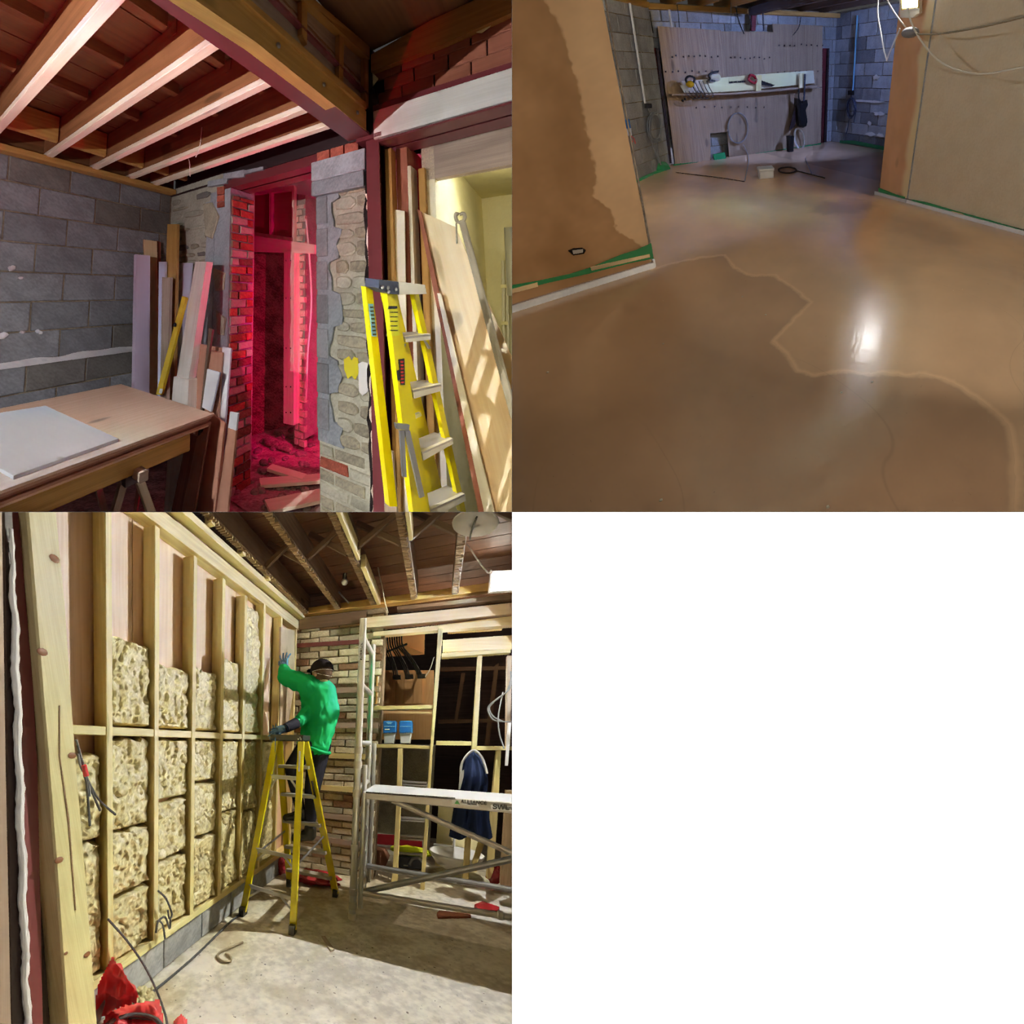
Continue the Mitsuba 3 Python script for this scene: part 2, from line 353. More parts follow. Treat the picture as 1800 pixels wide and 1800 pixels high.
def courses(holder, name, org, ax, up, L, H, bl, bh, t, out, gap=.01, deep=.02, bevel=.004, off=0, jit=.002, seed=0, mat='masonry', skip=None, z_first=None, drop=0.0):
    """Blocks or bricks laid in half bond on the plane org + s ax + h up; out points away from the wall."""
    q = random.Random(seed); ax, up, out, org = (np.asarray(k, float) for k in (ax, up, out, org)); n = 0; h0 = 0.0 if z_first is None else z_first - bh
    while h0 < H - .01:
        a0, a1 = max(h0, 0) + gap / 2, min(h0 + bh, H) - gap / 2
        s = -bl + (off if n % 2 else off + bl / 2) % bl
        while s < L:
            b0, b1 = max(s, 0) + gap / 2, min(s + bl, L) - gap / 2; s += bl
            if b1 - b0 < .03 or a1 - a0 < .015: continue
            if skip and skip((b0 + b1) / 2, (a0 + a1) / 2): continue
            if q.random() < drop: continue
            o = out * q.uniform(-jit, jit); j = lambda: q.uniform(-jit, jit)
            k = [org + ax * (b0 + j()) + up * (a0 + j()) + o, org + ax * (b1 + j()) + up * (a0 + j()) + o, org + ax * (b1 + j()) + up * (a1 + j()) + o, org + ax * (b0 + j()) + up * (a1 + j()) + o]
            part(holder, name, plate(k, -out * deep, t if isinstance(t, str) else q.choice(t), bevel=bevel), mat)
        h0 += bh; n += 1
# ================================================================== ROOM A: workshop with joisted ceiling, rubble wall and red-lit doorway
R = ROOM_A
XW, YW, ZC = -3.05, 2.0, 2.98           # left wall, back wall, underside of the deck
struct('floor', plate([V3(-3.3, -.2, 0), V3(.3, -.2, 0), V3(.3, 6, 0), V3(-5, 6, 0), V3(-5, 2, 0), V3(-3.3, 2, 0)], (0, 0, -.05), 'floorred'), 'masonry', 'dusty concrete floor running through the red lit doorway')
# --- grey block wall on the left
wl = struct('wall_left', box((XW - .12, -.3, 0), (XW - .006, YW + .2, 2.69), 'mortardark'), 'masonry', 'grey concrete block wall behind the workbench')
courses(wl, 'block', (XW, -.2, 0), (0, 1, 0), (0, 0, 1), YW + .2, 2.685, .437, .2275, ['block', 'block', 'blockbrown'], (1, 0, 0), gap=.011, deep=.04, bevel=.004, off=.33, z_first=.213, seed=3)
g = np.random.default_rng(5)
for z, w in ((1.115, .03),):                                             # the smear of white filler along one bed joint
    ys = np.linspace(-.2, 1.95, 60); up = w * (.5 + .9 * meshkit.noise(np.stack([ys * 6, ys * 0, ys * 0], 1))); lo = .022 + 0 * ys
    part(wl, 'filler_smear', plate([V3(XW + .006, a, z + b) for a, b in zip(ys, up)] + [V3(XW + .006, a, z - b) for a, b in zip(ys[::-1], lo[::-1])], (-.01, 0, 0), 'chalk'), 'masonry', 'white filler smeared along a bed joint')
for y, z, s in ((.62, 1.34, .035), (.74, 1.35, .02), (.84, 1.35, .018), (.86, 1.335, .02), (.64, 1.83, .03), (.7, 1.76, .02), (.9, 1.12, .02)):
    k = [V3(XW + .007, y + s * math.cos(a) * g.uniform(.6, 1.2), z + s * .8 * math.sin(a) * g.uniform(.6, 1.2)) for a in np.linspace(0, 6.28, 10)[:-1]]
    part(wl, 'filler_dab', plate(k, (-.01, 0, 0), 'chalk', bevel=.003), 'masonry')
solo('wall_plate', bar((XW + .045, -.3, 2.708), (XW + .045, YW, 2.708), .05, .09, (0, 0, 1), 'amber'), 'wood', 'long timber wall plate lying along the top of the grey block wall', 'timber')
solo('rim_timber', box((XW - .03, -.3, 2.735), (XW + .012, YW + .02, 3.0), 'joist'), 'wood', 'brown rim timber closing the joist ends over the grey block wall', 'timber')
# --- joists: brown treated timbers, each with a pale batten fixed under it
for i, y in enumerate((.03, .40, .785, 1.14, 1.475, 1.735)):
    w = .045
    x1 = -.95
    j = thing('ceiling_joist', ['brown ceiling joist with pale batten, nearest the camera side', 'brown ceiling joist with pale batten, second from the front', 'brown ceiling joist with pale batten, third from the front', 'brown ceiling joist with pale batten, third from the stone wall',
              'brown ceiling joist with pale batten, second from the stone wall', 'brown ceiling joist with pale batten, closest to the stone wall'][i], 'joist', 'joists of the ceiling over the workbench')
    part(j, 'joist_timber', bar((XW + .02, y + w / 2, 2.86), (x1, y + w / 2 + .06, 2.86), w, .2, (0, 1, 0), 'joist'))
    part(j, 'batten', bar((XW + .02, y + w / 2, 2.742), (x1 - .02, y + w / 2 + .06, 2.742), w + .004, .036, (0, 1, 0), 'pale'), label='pale batten along the underside')
ys = (.03, .40, .785, 1.14, 1.475, 1.735, 1.95)
deck = struct('ceiling', box((-3.2, -.4, ZC), (-.9, 2.2, ZC + .02), 'deck'), 'wood', 'brown plywood deck above the joists on the left')
for k in range(4):
    part(deck, 'deck_board', box((-3.15 + .58 * k, -.38, ZC - .012), (-3.15 + .58 * k + .572, 2.1, ZC), 'deck'))
for xs, grp in ((-2.72, 'a'), (-2.2, 'b'), (-1.72, 'c'), (-1.3, 'd')):
    for i in range(6):
        if xs > -1.6 and i > 3: continue
        low = xs < -2.6
        solo('noggin', bar((xs, ys[i] + .046, 2.86 if low else 2.935), (xs, ys[i + 1], 2.86 if low else 2.935), .045, .19 if low else .075, (1, 0, 0), 'joist' if not low else 'amber'), 'wood',
             'deep noggin near the grey block wall, ' + ['nearest the camera', 'second from the camera', 'third from the camera', 'third from the stone wall', 'second from the stone wall', 'nearest the stone wall'][i] if low else 'shallow noggin, ' + {'b': 'second', 'c': 'third', 'd': 'fourth'}.get(grp, '') + ' row from block wall, gap ' + ['nearest the camera', 'second from the camera', 'third from the camera', 'third from the stone wall', 'second from the stone wall', 'nearest the stone wall'][i], 'noggin', 'noggins by the block wall' if low else 'shallow noggins under the deck')
# --- the steel beam across the room with timber packing on its right face
sb = thing('steel_beam', 'dark red painted steel beam running overhead to the steel post', 'beam')
part(sb, 'bottom_flange', box((-.955, .1, 2.648), (-.815, 1.93, 2.664)), 'steel_red')
part(sb, 'web', box((-.895, .1, 2.664), (-.88, 1.93, 2.90)), 'steel_red')
part(sb, 'top_flange', box((-.955, .1, 2.90), (-.815, 1.93, 2.915)), 'steel_red')
part(sb, 'end_plate', box((-.955, 1.93, 2.64), (-.76, 1.945, 2.9)), 'steel_dark')
S = PX(-.815)
solo('packing_timber', plate(face([(300, -30), (450, 74), (644, 230), (644, 196), (450, 24), (330, -70)], PX(-.812)), (-.06, 0, 0), 'amber'), 'wood', 'honey coloured timber packed into the side of the dark red steel beam, dotted with bolts', 'timber')
for px, py in ((489, 80), (569, 149), (628, 198)):
    part('packing_timber', 'bolt', lathe([(0, .006), (.011, .006), (.013, 0)], R.at(px, py, PX(-.811)), (1, 0, 0), 8), 'zinc')
pan = thing('beam_infill', 'panel of grey brown boards and upright studs above the dark red beam', 'panel')
part(pan, 'board', plate(face([(380, -90), (450, 20), (644, 192), (645, 92), (552, 0), (480, -80)], PX(-.84)), (-.03, 0, 0), 'greyed'))
for a, b in (((531, 60, 530, -40), (540, 78, 540, -40)), ((596, 140, 597, 46), (603, 148, 605, 55)), ((641, 185, 641, 92), (648, 190, 648, 95))):
    part(pan, 'stud', plate(face([a[:2], b[:2], b[2:], a[2:]], PX(-.815)), (-.03, 0, 0), 'amber'))
part(pan, 'top_rail', plate(face([(470, -80), (552, -2), (650, 82), (650, 104), (553, 12), (440, -80)], PX(-.80)), (-.045, 0, 0), 'amber'))
part(pan, 'bottom_rail', plate(face([(385, -40), (450, 20), (644, 192), (644, 181), (450, 8), (395, -42)], PX(-.80)), (-.045, 0, 0), 'amber'))
# --- right part: deck above, timber plate, painted old beam, planks, steel soffit
d2 = struct('ceiling', box((-.86, -.3, 3.21), (.6, 1.96, 3.225), 'deck'), 'wood', 'brown plywood deck over the right of the workshop')
B2 = PY(1.93)
solo('ceiling_timber', plate(face([(652, 96), (760, 34), (860, -12), (960, -60), (960, 10), (900, 22), (778, 78), (652, 126)], B2), (0, .06, 0), 'amber'), 'wood', 'honey coloured timber fixed under the brown plywood on the right', 'timber')
ow = struct('wall_back', plate(face([(651, 120), (980, -20), (980, 90), (654, 192)], PY(1.985)), (0, .2, 0), 'dark_recess'), 'masonry', 'band of dark old brickwork above the pale plank')
q = random.Random(3)
R_ = [R.at(652, 124, PY(1.97)), R.at(900, 20, PY(1.97)), R.at(900, 112, PY(1.97)), R.at(655, 190, PY(1.97))]
for r_ in range(3):
    for k in range(4):
        u0, u1, w0, w1 = k / 4 + .01 + (r_ % 2) * .1, min((k + 1) / 4 + (r_ % 2) * .1, 1.1), r_ / 3 + .01, (r_ + 1) / 3
        f_ = lambda u, w: (R_[0] * (1 - u) + R_[1] * u) * (1 - w) + (R_[3] * (1 - u) + R_[2] * u) * w
        part(ow, 'brick', plate([f_(u0, w0), f_(u1, w0), f_(u1, w1), f_(u0, w1)], (0, .02, 0), 'redply', bevel=.004), 'wood')
for k in ([(651, 124), (665, 138), (655, 152), (651, 150)], [(784, 70), (800, 60), (812, 62), (806, 70), (788, 78)], [(832, 56), (860, 38), (876, 28), (860, 48), (846, 58)]):
    part(ow, 'peeling_paint', plate(face(k, PY(1.955)), (0, .004, 0), 'cream'), 'masonry', 'curl of pale peeling paint')
solo('old_steel', plate(face([(655, 186), (980, 84), (980, 96), (656, 197)], PY(1.93)), (0, .1, 0)), 'steel_red', 'dark red steel flange under the dark old brickwork', 'steel')
solo('header_plank', plate(face([(656, 196), (980, 94), (980, 153), (657, 244)], PY(1.92)), (0, .05, 0), 'header'), 'wood', 'pale bare plank along the top of the wide opening on the right', 'plank')
so = thing('steel_soffit', 'rust brown steel channel soffit spanning the wide opening on the right', 'steel')
part(so, 'flange', plate([V3(-.76, 1.92, 2.585), V3(.3, 1.92, 2.585), V3(.3, 2.04, 2.585), V3(-.76, 2.04, 2.585)], (0, 0, .012)), 'steel_red')
part(so, 'flange', plate([V3(-.76, 2.06, 2.585), V3(.3, 2.06, 2.585), V3(.3, 2.19, 2.585), V3(-.76, 2.19, 2.585)], (0, 0, .012)), 'steel_red')
part(so, 'web', box((-.76, 2.04, 2.6), (.3, 2.06, 2.7)), 'steel_dark')
# --- back wall
struct('wall_back', box((-3.4, YW + .012, 0), (-2.24, YW + .45, 2.75), 'mortar'), 'masonry', 'rubble stone wall left of the red doorway')
wb = 'wall_back_001'
rubble(wb, 'stone', -3.04, -2.36, .0, 2.66, YW, ['stone', 'stone', 'mortar', 'blockbrown'], seed=4, hs=(.06, .11), ws=(.15, .36), wob=.3, gap=.022, deep=.02, skip=lambda x, z: x > -2.42 + .05 * math.sin(z * 9) or random.Random(int(x * 90 + z * 70)).random() < .28)
# concrete jamb on the left of the doorway, its brick reveal
jb = struct('wall_jamb', box((-2.37, YW - .02, 0), (-2.10, YW + .28, 2.58), 'concrete'), 'masonry', 'grey rendered jamb on the left of the red doorway')
zz = np.linspace(0, 2.5, 26)
edge = [V3(-2.37 - .03 - .05 * meshkit.noise(np.array([[z * 5, 3, 1.]]))[0], YW - .024, z) for z in zz]
part(jb, 'render_patch', plate(edge + [V3(-2.30, YW - .024, 2.5), V3(-2.30, YW - .024, 0)], (0, .03, 0), 'concrete'), 'masonry')
courses(jb, 'brick', (-2.085, YW - .01, 0), (0, 1, 0), (0, 0, 1), .29, 2.52, .2, .073, ['brownbrick', 'mortar', 'brick'], (1, 0, 0), gap=.012, deep=.04, bevel=.004, seed=8, jit=.006)
rubble(jb, 'torn_brick', -2.125, -2.075, .1, 2.2, YW - .012, ['brick', 'stone'], seed=9, hs=(.06, .08), ws=(.05, .09), deep=.04, wob=.5)
for k in ([(356, 358), (372, 355), (384, 380), (372, 420), (360, 415)], [(372, 470), (395, 480), (392, 510), (378, 512)], [(378, 545), (396, 560), (392, 590), (380, 588)]):
    part(jb, 'exposed_stone', plate(face(k, PY(YW - .035)), (0, .03, 0), 'stone', bevel=.008), 'masonry')
for a, b in ((327, 341), (342, 353), (354, 363)):
    part(jb, 'brick', plate(face([(381, a + 2), (393, a), (393, b), (381, b + 2)], PY(YW - .034)), (0, .03, 0), 'brick', bevel=.003), 'masonry')
for px in (([(365, 318), (398, 312), (398, 322), (364, 328)]), ([(392, 305), (428, 298), (428, 311), (392, 314)]), ([(426, 300), (462, 292), (462, 298), (426, 306)])):
    solo('loose_slate', plate(face(px, PY(YW - .03)), (0, .2, 0), 'concrete', bevel=.004), 'masonry', 'flat grey packing stone over the rendered jamb, ' + ('left of three' if px[0][0] < 370 else 'middle of three' if px[0][0] < 400 else 'right of three'), 'stone', 'packing stones above the jamb')
# lintels
solo('steel_lintel', join(box((-3.05, YW, 2.67), (-.83, YW + .12, 2.685)), box((-3.05, YW + .05, 2.685), (-.83, YW + .06, 2.86)), box((-3.05, YW, 2.86), (-.83, YW + .12, 2.873))), 'steel_dark', 'near black steel beam across the top of the rubble wall', 'beam')
solo('door_lintel', join(box((-2.2, YW - .01, 2.585), (-1.1, YW + .1, 2.66)), box((-2.2, YW + .13, 2.585), (-1.1, YW + .24, 2.66))), 'steel_red', 'pair of red steel lintels over the doorway', 'lintel')
# right pier of rubble
pr = struct('wall_pier', box((-1.232, YW + .012, 0), (-.855, YW + .3, 2.5), 'mortar'), 'masonry', 'rubble stone pier between the red doorway and the red steel post')
rubble(pr, 'stone', -1.10, -.87, .72, 2.36, YW, ['stone', 'mortar', 'mortar', 'stone'], seed=14, hs=(.08, .14), ws=(.16, .26), wob=.14, gap=.006, deep=.02)
zz = np.linspace(.72, 2.36, 70)
part(pr, 'render_patch', plate([V3(-1.232, YW - .008, .72)] + [V3(-1.125 + .06 * (int(z / .21) % 2) + .05 * (meshkit.noise(np.array([[z * 13, 1, 5.]]))[0] - .5), YW - .008, z) for z in zz] + [V3(-1.232, YW - .008, 2.36)], (0, .035, 0), 'concrete'), 'masonry', 'grey cement render on the door side of the pier')
for z in np.arange(.8, 2.3, .225):
    part(pr, 'block', box((-1.236, YW - .016, z), (-1.15, YW + .02, z + .19), 'block', bevel=.004), 'masonry')
courses(pr, 'brick', (-1.232, YW, 0), (1, 0, 0), (0, 0, 1), .36, .72, .21, .078, ['brick', 'stone', 'stone', 'mortar'], (0, -1, 0), gap=.018, deep=.03, bevel=.006, seed=5, jit=.006)
part(pr, 'yellow_paint', plate(face([(604, 632), (613, 626), (618, 634), (622, 627), (629, 630), (631, 655), (624, 668), (618, 660), (611, 666), (605, 650)], PY(YW - .0085)), (0, .006, 0)), 'yellow_level', 'faded yellow paint mark')
part(pr, 'white_paint', plate(face([(629, 640), (636, 636), (646, 638), (651, 648), (652, 676), (645, 690), (637, 696), (631, 688), (630, 664)], PY(YW - .0085)), (0, .006, 0)), 'white_plastic', 'white paint mark')
part(pr, 'foam_edge', plate([V3(-.866 + .03 * (meshkit.noise(np.array([[z * 23, 5, 3.]]))[0] - .5), YW - .02, z) for z in np.linspace(.1, 2.3, 50)] + [V3(-.848, YW - .02, z) for z in np.linspace(2.3, .1, 12)], (0, .03, 0), 'foam'), 'masonry', 'line of white foam along the steel post')
part(pr, 'dark_gap', plate([V3(-.885 + .022 * (meshkit.noise(np.array([[z * 14, 2, 3.]]))[0] - .5), YW - .012, z) for z in np.linspace(.1, 2.5, 50)] + [V3(-.86, YW - .012, z) for z in np.linspace(2.5, .1, 12)], (0, .03, 0), 'dark_recess'), 'masonry')  # dark strip carries the shade of the gap beside the post
for z0, z1, x0, x1 in ((2.45, 2.585, -1.25, -.86), (2.345, 2.445, -1.25, -.87)):
    solo('padstone', box((x0, YW - .05, z0), (x1, YW + .2, z1), 'concrete', bevel=.006), 'masonry', 'upper grey concrete padstone on the rubble pier' if z0 > 2.4 else 'lower grey concrete padstone on the rubble pier', 'padstone')
for k in range(3):
    solo('bearing_brick', box((-1.215 + k * .105, YW - .03, 2.59), (-1.215 + k * .105 + .095, YW + .08, 2.655), 'brick', bevel=.004), 'masonry', ['red brick on the padstones, left of three', 'red brick on the padstones, middle of three', 'red brick on the padstones, right of three'][k], 'brick', 'bricks on the padstones')
# steel post and the timbers beside it
sp = thing('steel_post', 'dark red steel post between the rubble pier and the wide opening', 'post')
part(sp, 'flange', box((-.845, YW - .06, 0), (-.765, YW - .045, 2.62)), 'steel_red')
part(sp, 'web', box((-.81, YW - .045, 0), (-.80, YW + .08, 2.62)), 'steel_red')
part(sp, 'flange', box((-.845, YW + .08, 0), (-.765, YW + .095, 2.62)), 'steel_red')
part(sp, 'cap_plate', box((-.9, YW - .08, 2.62), (-.74, YW + .12, 2.645)), 'steel_red')
solo('post_packer', box((-.76, YW + .02, 0), (-.722, YW + .1, 2.57), 'amber'), 'wood', 'honey coloured upright timber beside the red steel post', 'timber')
solo('opening_stud', box((-.655, YW + .1, 0), (-.635, YW + .22, 2.46), 'pale'), 'wood', 'thin pale upright timber at the edge of the wide opening', 'timber')
solo('opening_stud', box((-.61, YW + .16, 0), (-.575, YW + .26, 2.45), 'amber'), 'wood', 'second upright timber in the edge of the wide opening, darker', 'timber')
struct('wall_jamb', box((-.72, YW + .1, 0), (-.655, YW + .4, 2.6), 'redply'), 'wood', 'dark reveal behind the upright timbers')
# cream room beyond the wide opening
cr = struct('wall_right', box((-.6, 2.2, 0), (-.53, 4.0, 2.66), 'cream'), 'masonry', 'cream plasterboard side wall in the room beyond the opening')
struct('wall_back', box((-.6, 3.92, 0), (.6, 4.0, 2.66), 'cream'), 'masonry', 'cream plasterboard end wall in the room beyond the opening')
struct('ceiling', box((-.6, 2.2, 2.62), (.6, 4.0, 2.68), 'cream'), 'masonry', 'cream ceiling in the room beyond the opening')
struct('wall_head', box((-.6, 2.2, 2.38), (.4, 2.26, 2.62), 'greyed'), 'wood', 'grey board over the far side of the opening')
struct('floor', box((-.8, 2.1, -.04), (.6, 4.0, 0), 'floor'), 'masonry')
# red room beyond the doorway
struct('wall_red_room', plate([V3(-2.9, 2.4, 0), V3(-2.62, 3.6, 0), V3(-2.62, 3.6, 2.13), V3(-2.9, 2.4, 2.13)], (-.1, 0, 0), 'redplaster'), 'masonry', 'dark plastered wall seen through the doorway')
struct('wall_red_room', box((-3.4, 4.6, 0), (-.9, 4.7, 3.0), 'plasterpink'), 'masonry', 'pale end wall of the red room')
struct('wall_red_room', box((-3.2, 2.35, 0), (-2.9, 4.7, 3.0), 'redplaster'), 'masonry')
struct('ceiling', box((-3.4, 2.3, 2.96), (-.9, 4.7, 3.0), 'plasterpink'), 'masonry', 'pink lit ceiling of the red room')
fr = thing('partition_frame', 'timber stud frame with dark panels over the passage in the red room', 'frame')
part(fr, 'panel', plate(face([(447, 340), (513, 336), (513, 415), (447, 412)], PY(3.08)), (0, .03, 0), 'mdf'))
for k in ([(473, 335), (477, 335), (477, 413), (473, 413)], [(513, 333), (517, 333), (517, 425), (513, 425)], [(446, 408), (517, 418), (517, 424), (446, 414)], [(446, 334), (517, 326), (517, 334), (446, 342)]):
    part(fr, 'frame_timber', plate(face(k, PY(3.03)), (0, .05, 0), 'pale'))
solo('cross_timber', plate(face([(444, 414), (553, 430), (553, 446), (444, 442)], PY(3.0)), (0, .05, 0), 'pale'), 'wood', 'pale horizontal timber crossing the red lit passage', 'timber')
po = thing('boxed_post', 'boarded square post standing in the red lit passage', 'post')
part(po, 'front_board', plate(face([(499, 442), (517, 444), (516, 748), (498, 744)], PY(2.98)), (0, .12, 0), 'pale'))
for y in (458, 524, 612, 680, 725):
    for x in (503, 511): part(po, 'screw', lathe([(0, .004), (.006, .004), (.007, 0)], R.at(x, y, PY(2.978)), (0, -1, 0), 6), 'black')
rp = struct('wall_red_pier', plate(face([(516, 340), (537, 343), (536, 772), (516, 776)], PY(3.1)), (0, .3, 0), 'mortar'), 'masonry', 'brick pier in the red lit passage')
a0, a1 = R.at(517, 500, PY(3.08)), R.at(536, 500, PY(3.08))
courses(rp, 'brick', (a0[0], 3.08, .05), (1, 0, 0), (0, 0, 1), a1[0] - a0[0], 2.6, .11, .075, 'whitebrick', (0, -1, 0), gap=.012, deep=.05, bevel=.004, seed=6, jit=.004)
solo('red_room_pipe', tube(spline(face([(538, 385), (545, 470), (547, 540), (541, 620), (538, 700)], PY(3.02)), 6), .011, 8), 'cable_white', 'pale cable hanging down beside the brick pier in the red room', 'cable')
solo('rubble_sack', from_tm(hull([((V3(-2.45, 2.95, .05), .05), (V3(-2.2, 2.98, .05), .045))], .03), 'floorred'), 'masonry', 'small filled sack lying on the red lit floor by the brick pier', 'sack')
q = random.Random(21)
debris = []
for k in range(150):
    x, y = q.uniform(-2.6, -1.3), q.uniform(2.1, 3.5); s = q.uniform(.01, .05)
    m = trimesh.creation.icosphere(subdivisions=1, radius=s); m.vertices *= [q.uniform(.6, 1.5), q.uniform(.6, 1.5), q.uniform(.3, .8)]; m.vertices += [x, y, s * .3]
    debris.append(from_tm(m, 'rubble'))
solo('rubble_debris', join(*debris), 'masonry', 'loose rubble scattered over the red lit floor', 'rubble', kind='stuff')
for (a, b, w) in (((-2.0, 2.3), (-1.62, 2.72), .11), ((-2.1, 2.55), (-1.75, 2.6), .1), ((-1.75, 2.1), (-1.5, 2.5), .14)):
    solo('floor_board', bar((a[0], a[1], .045), (b[0], b[1], .06), w, .03, (b[1] - a[1], a[0] - b[0], 0), 'pale'), 'wood', 'broken board lying on the red lit floor in the doorway', 'board', 'broken boards in the doorway')
gx, gy = 40, 30
def dust(u, v): x, y = -2.08 + .95 * u, 2.0 + 1.1 * v; return np.stack([x, y, .03 * meshkit.fbm(np.stack([x * 4, y * 4, x * 0], -1), 4) - .004], -1)
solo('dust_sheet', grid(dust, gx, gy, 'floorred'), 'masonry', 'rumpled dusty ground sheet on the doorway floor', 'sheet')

struct('wall_back', box((-.9, 2.25, 2.6), (.5, 2.3, 3.3), 'dark_recess'), 'masonry', 'added dark backing behind the steel flanges')  # added backing that closes a see-through gap
solo('corner_stub', box((-.90, 1.95, 2.64), (-.80, 2.05, 3.22)), 'steel_dark', 'added dark filler in the corner above the red steel post', 'steel')  # filler added over the open corner, not a part of the steelwork
# --- workbench: sheets on a timber beam and sawhorses
wbk = thing('workbench', 'workbench of stacked plywood sheets carried on a timber beam and trestles', 'workbench')
zt = .90
def quad(z, a=0.0): return [V3(-2.75 + a, 1.39, z), V3(-1.69 - a, 1.485 - a, z), V3(-1.66 - a, -.2, z), V3(-2.78, -.2, z)]
part(wbk, 'top_sheet', plate(quad(zt), (0, 0, -.012), 'plypink'), label='bare plywood top sheet')
for k, (t_, z) in enumerate((('mdf', .884), ('redply', .868), ('mdf', .852), ('plypink', .836))):
    part(wbk, 'sheet', plate(quad(z, .012 * (k % 2) + .01), (0, 0, -.013), t_))
part(wbk, 'beam', bar((-1.74, -.2, .765), (-1.75, 1.33, .765), .05, .10, (1, 0, 0), 'amber'), label='yellow timber beam')
part(wbk, 'beam', bar((-2.6, -.2, .765), (-2.6, 1.33, .765), .05, .10, (1, 0, 0), 'amber'))
for y in (.99, .02):
    tr = part(wbk, 'trestle', join(bar((-1.8, y - .02, .72), (-1.72, y - .28, .05), .03, .045, (1, 0, 0), 'greyed'), bar((-1.8, y + .02, .72), (-1.72, y + .26, .05), .03, .045, (1, 0, 0), 'pale'), bar((-2.5, y - .02, .72), (-2.6, y - .28, 0), .03, .045, (1, 0, 0), 'greyed'),
              bar((-2.5, y + .02, .72), (-2.6, y + .26, 0), .03, .045, (1, 0, 0), 'pale'), bar((-2.7, y, .72), (-1.66, y, .72), .05, .05, (0, 1, 0), 'greyed')))
    if tr:
        part(tr, 'foot', box((-1.76, y + .23, .0), (-1.68, y + .3, .09)), 'black')
        part(tr, 'bracket', box((-1.83, y - .06, .66), (-1.735, y + .06, .77)), 'steel_dark')
wh = face([(208, 771), (80, 713), (-60, 735), (-40, 800), (24, 836)], PZ(zt + .018))
solo('white_sheet', plate(wh, (0, 0, -.016), 'white'), 'wood', 'white faced board lying on the plywood workbench', 'board')
rb = hull([(((-1.95, .99, .12), .07), ((-1.83, 1.0, .16), .05)), (((-1.9, .95, .1), .06), ((-1.86, .8, .12), .05)), (((-1.83, 1.0, .16), .05), ((-1.78, .93, .1), .03))], .02, 4)
rb.vertices += .03 * (meshkit.fbm(rb.vertices * 22, 3)[:, None] - .5) * rb.vertex_normals
solo('red_bag', from_tm(rb), 'red_plastic', 'crumpled red plastic bag on the floor under the workbench', 'bag')
solo('offcut', bar((-2.2, .72, .09), (-1.98, .86, .24), .06, .02, (0, 0, 1), 'amber'), 'wood', 'broken timber offcut in the dark under the workbench', 'offcut')

# --- boards and sticks leaning in the corner
def lean(name, pix, plane, th, t, label, cat, mat='wood'):
    return solo(name, plate(face(pix, plane), th, t), mat, label, cat)
LW = lambda d: P3((XW + d, 0, 2.0), (XW + d, 1, 2.0), (XW + d + .3, 0, 0))      # leaning against the block wall
LB = lambda d: P3((0, YW - d, 2.2), (1, YW - d, 2.2), (0, YW - d - .32, 0))     # leaning against the back wall
lean('insulation_board', [(240, 447), (264, 449), (262, 830), (234, 830)], LW(.13), (-.05, 0, 0), 'pinkboard', 'lilac tinted upright board leaning on the block wall behind the workbench', 'board')
lean('brown_plank', [(253, 421), (276, 424), (282, 760), (262, 760)], LW(.06), (-.02, 0, 0), 'plytan', 'tan plank just right of the lilac board, slightly curved', 'plank')
lean('dark_plank', [(276, 423), (283, 426), (281, 760), (274, 760)], LW(.04), (-.02, 0, 0), 'redply', 'narrow dark plank behind the tan plank', 'plank')
lean('tall_plank', [(294, 394), (312, 394), (305, 780), (282, 780)], LB(.12), (0, .025, 0), 'amber', 'tallest orange plank in the corner, reaching up the stone wall', 'plank')
lean('white_offcut', [(279, 460), (291, 460), (287, 780), (276, 780)], LB(.15), (0, .02, 0), 'white', 'narrow white faced strip between the planks', 'board')
lean('grey_stick', [(285, 487), (299, 488), (290, 800), (280, 800)], LB(.19), (0, .03, 0), 'greyed', 'grey brown stick leaning in front of the orange plank', 'stick')
lean('mirror_sheet', [(313, 462), (338, 462), (320, 690), (302, 690)], LB(.03), (0, .01, 0), 'white', 'bluish white sheet leaning behind the spirit level', 'sheet')
lv = thing('spirit_level', 'yellow spirit level leaning among the planks', 'spirit level')
part(lv, 'body', plate(face([(320, 521), (327, 524), (283, 694), (274, 693)], LB(.24)), (0, .024, 0)), 'yellow_level')
part(lv, 'vial', lathe([(0, .008), (.016, .008), (.018, 0)], R.at(308, 571, LB(.245)), (0, -1, 0), 14), 'black', 'round black vial')
part(lv, 'vial', plate(face([(281, 683), (286, 684), (284, 692), (279, 691)], LB(.243)), (0, .004, 0)), 'white_plastic')
nw = thing('newel_post', 'whitish machined timber post leaning, wider at its foot', 'post')
part(nw, 'shaft', plate(face([(343, 460), (363, 460), (331, 670), (310, 665)], LB(.2)), (0, .07, 0), 'header'))
part(nw, 'base_block', plate(face([(305, 662), (332, 668), (322, 900), (288, 900)], LB(.22)), (0, .08, 0), 'header'))
lean('dark_strip', [(367, 577), (373, 580), (352, 720), (342, 900), (334, 900)], LB(.24), (0, .02, 0), 'old', 'dark stained stick leaning against the white boards', 'stick')
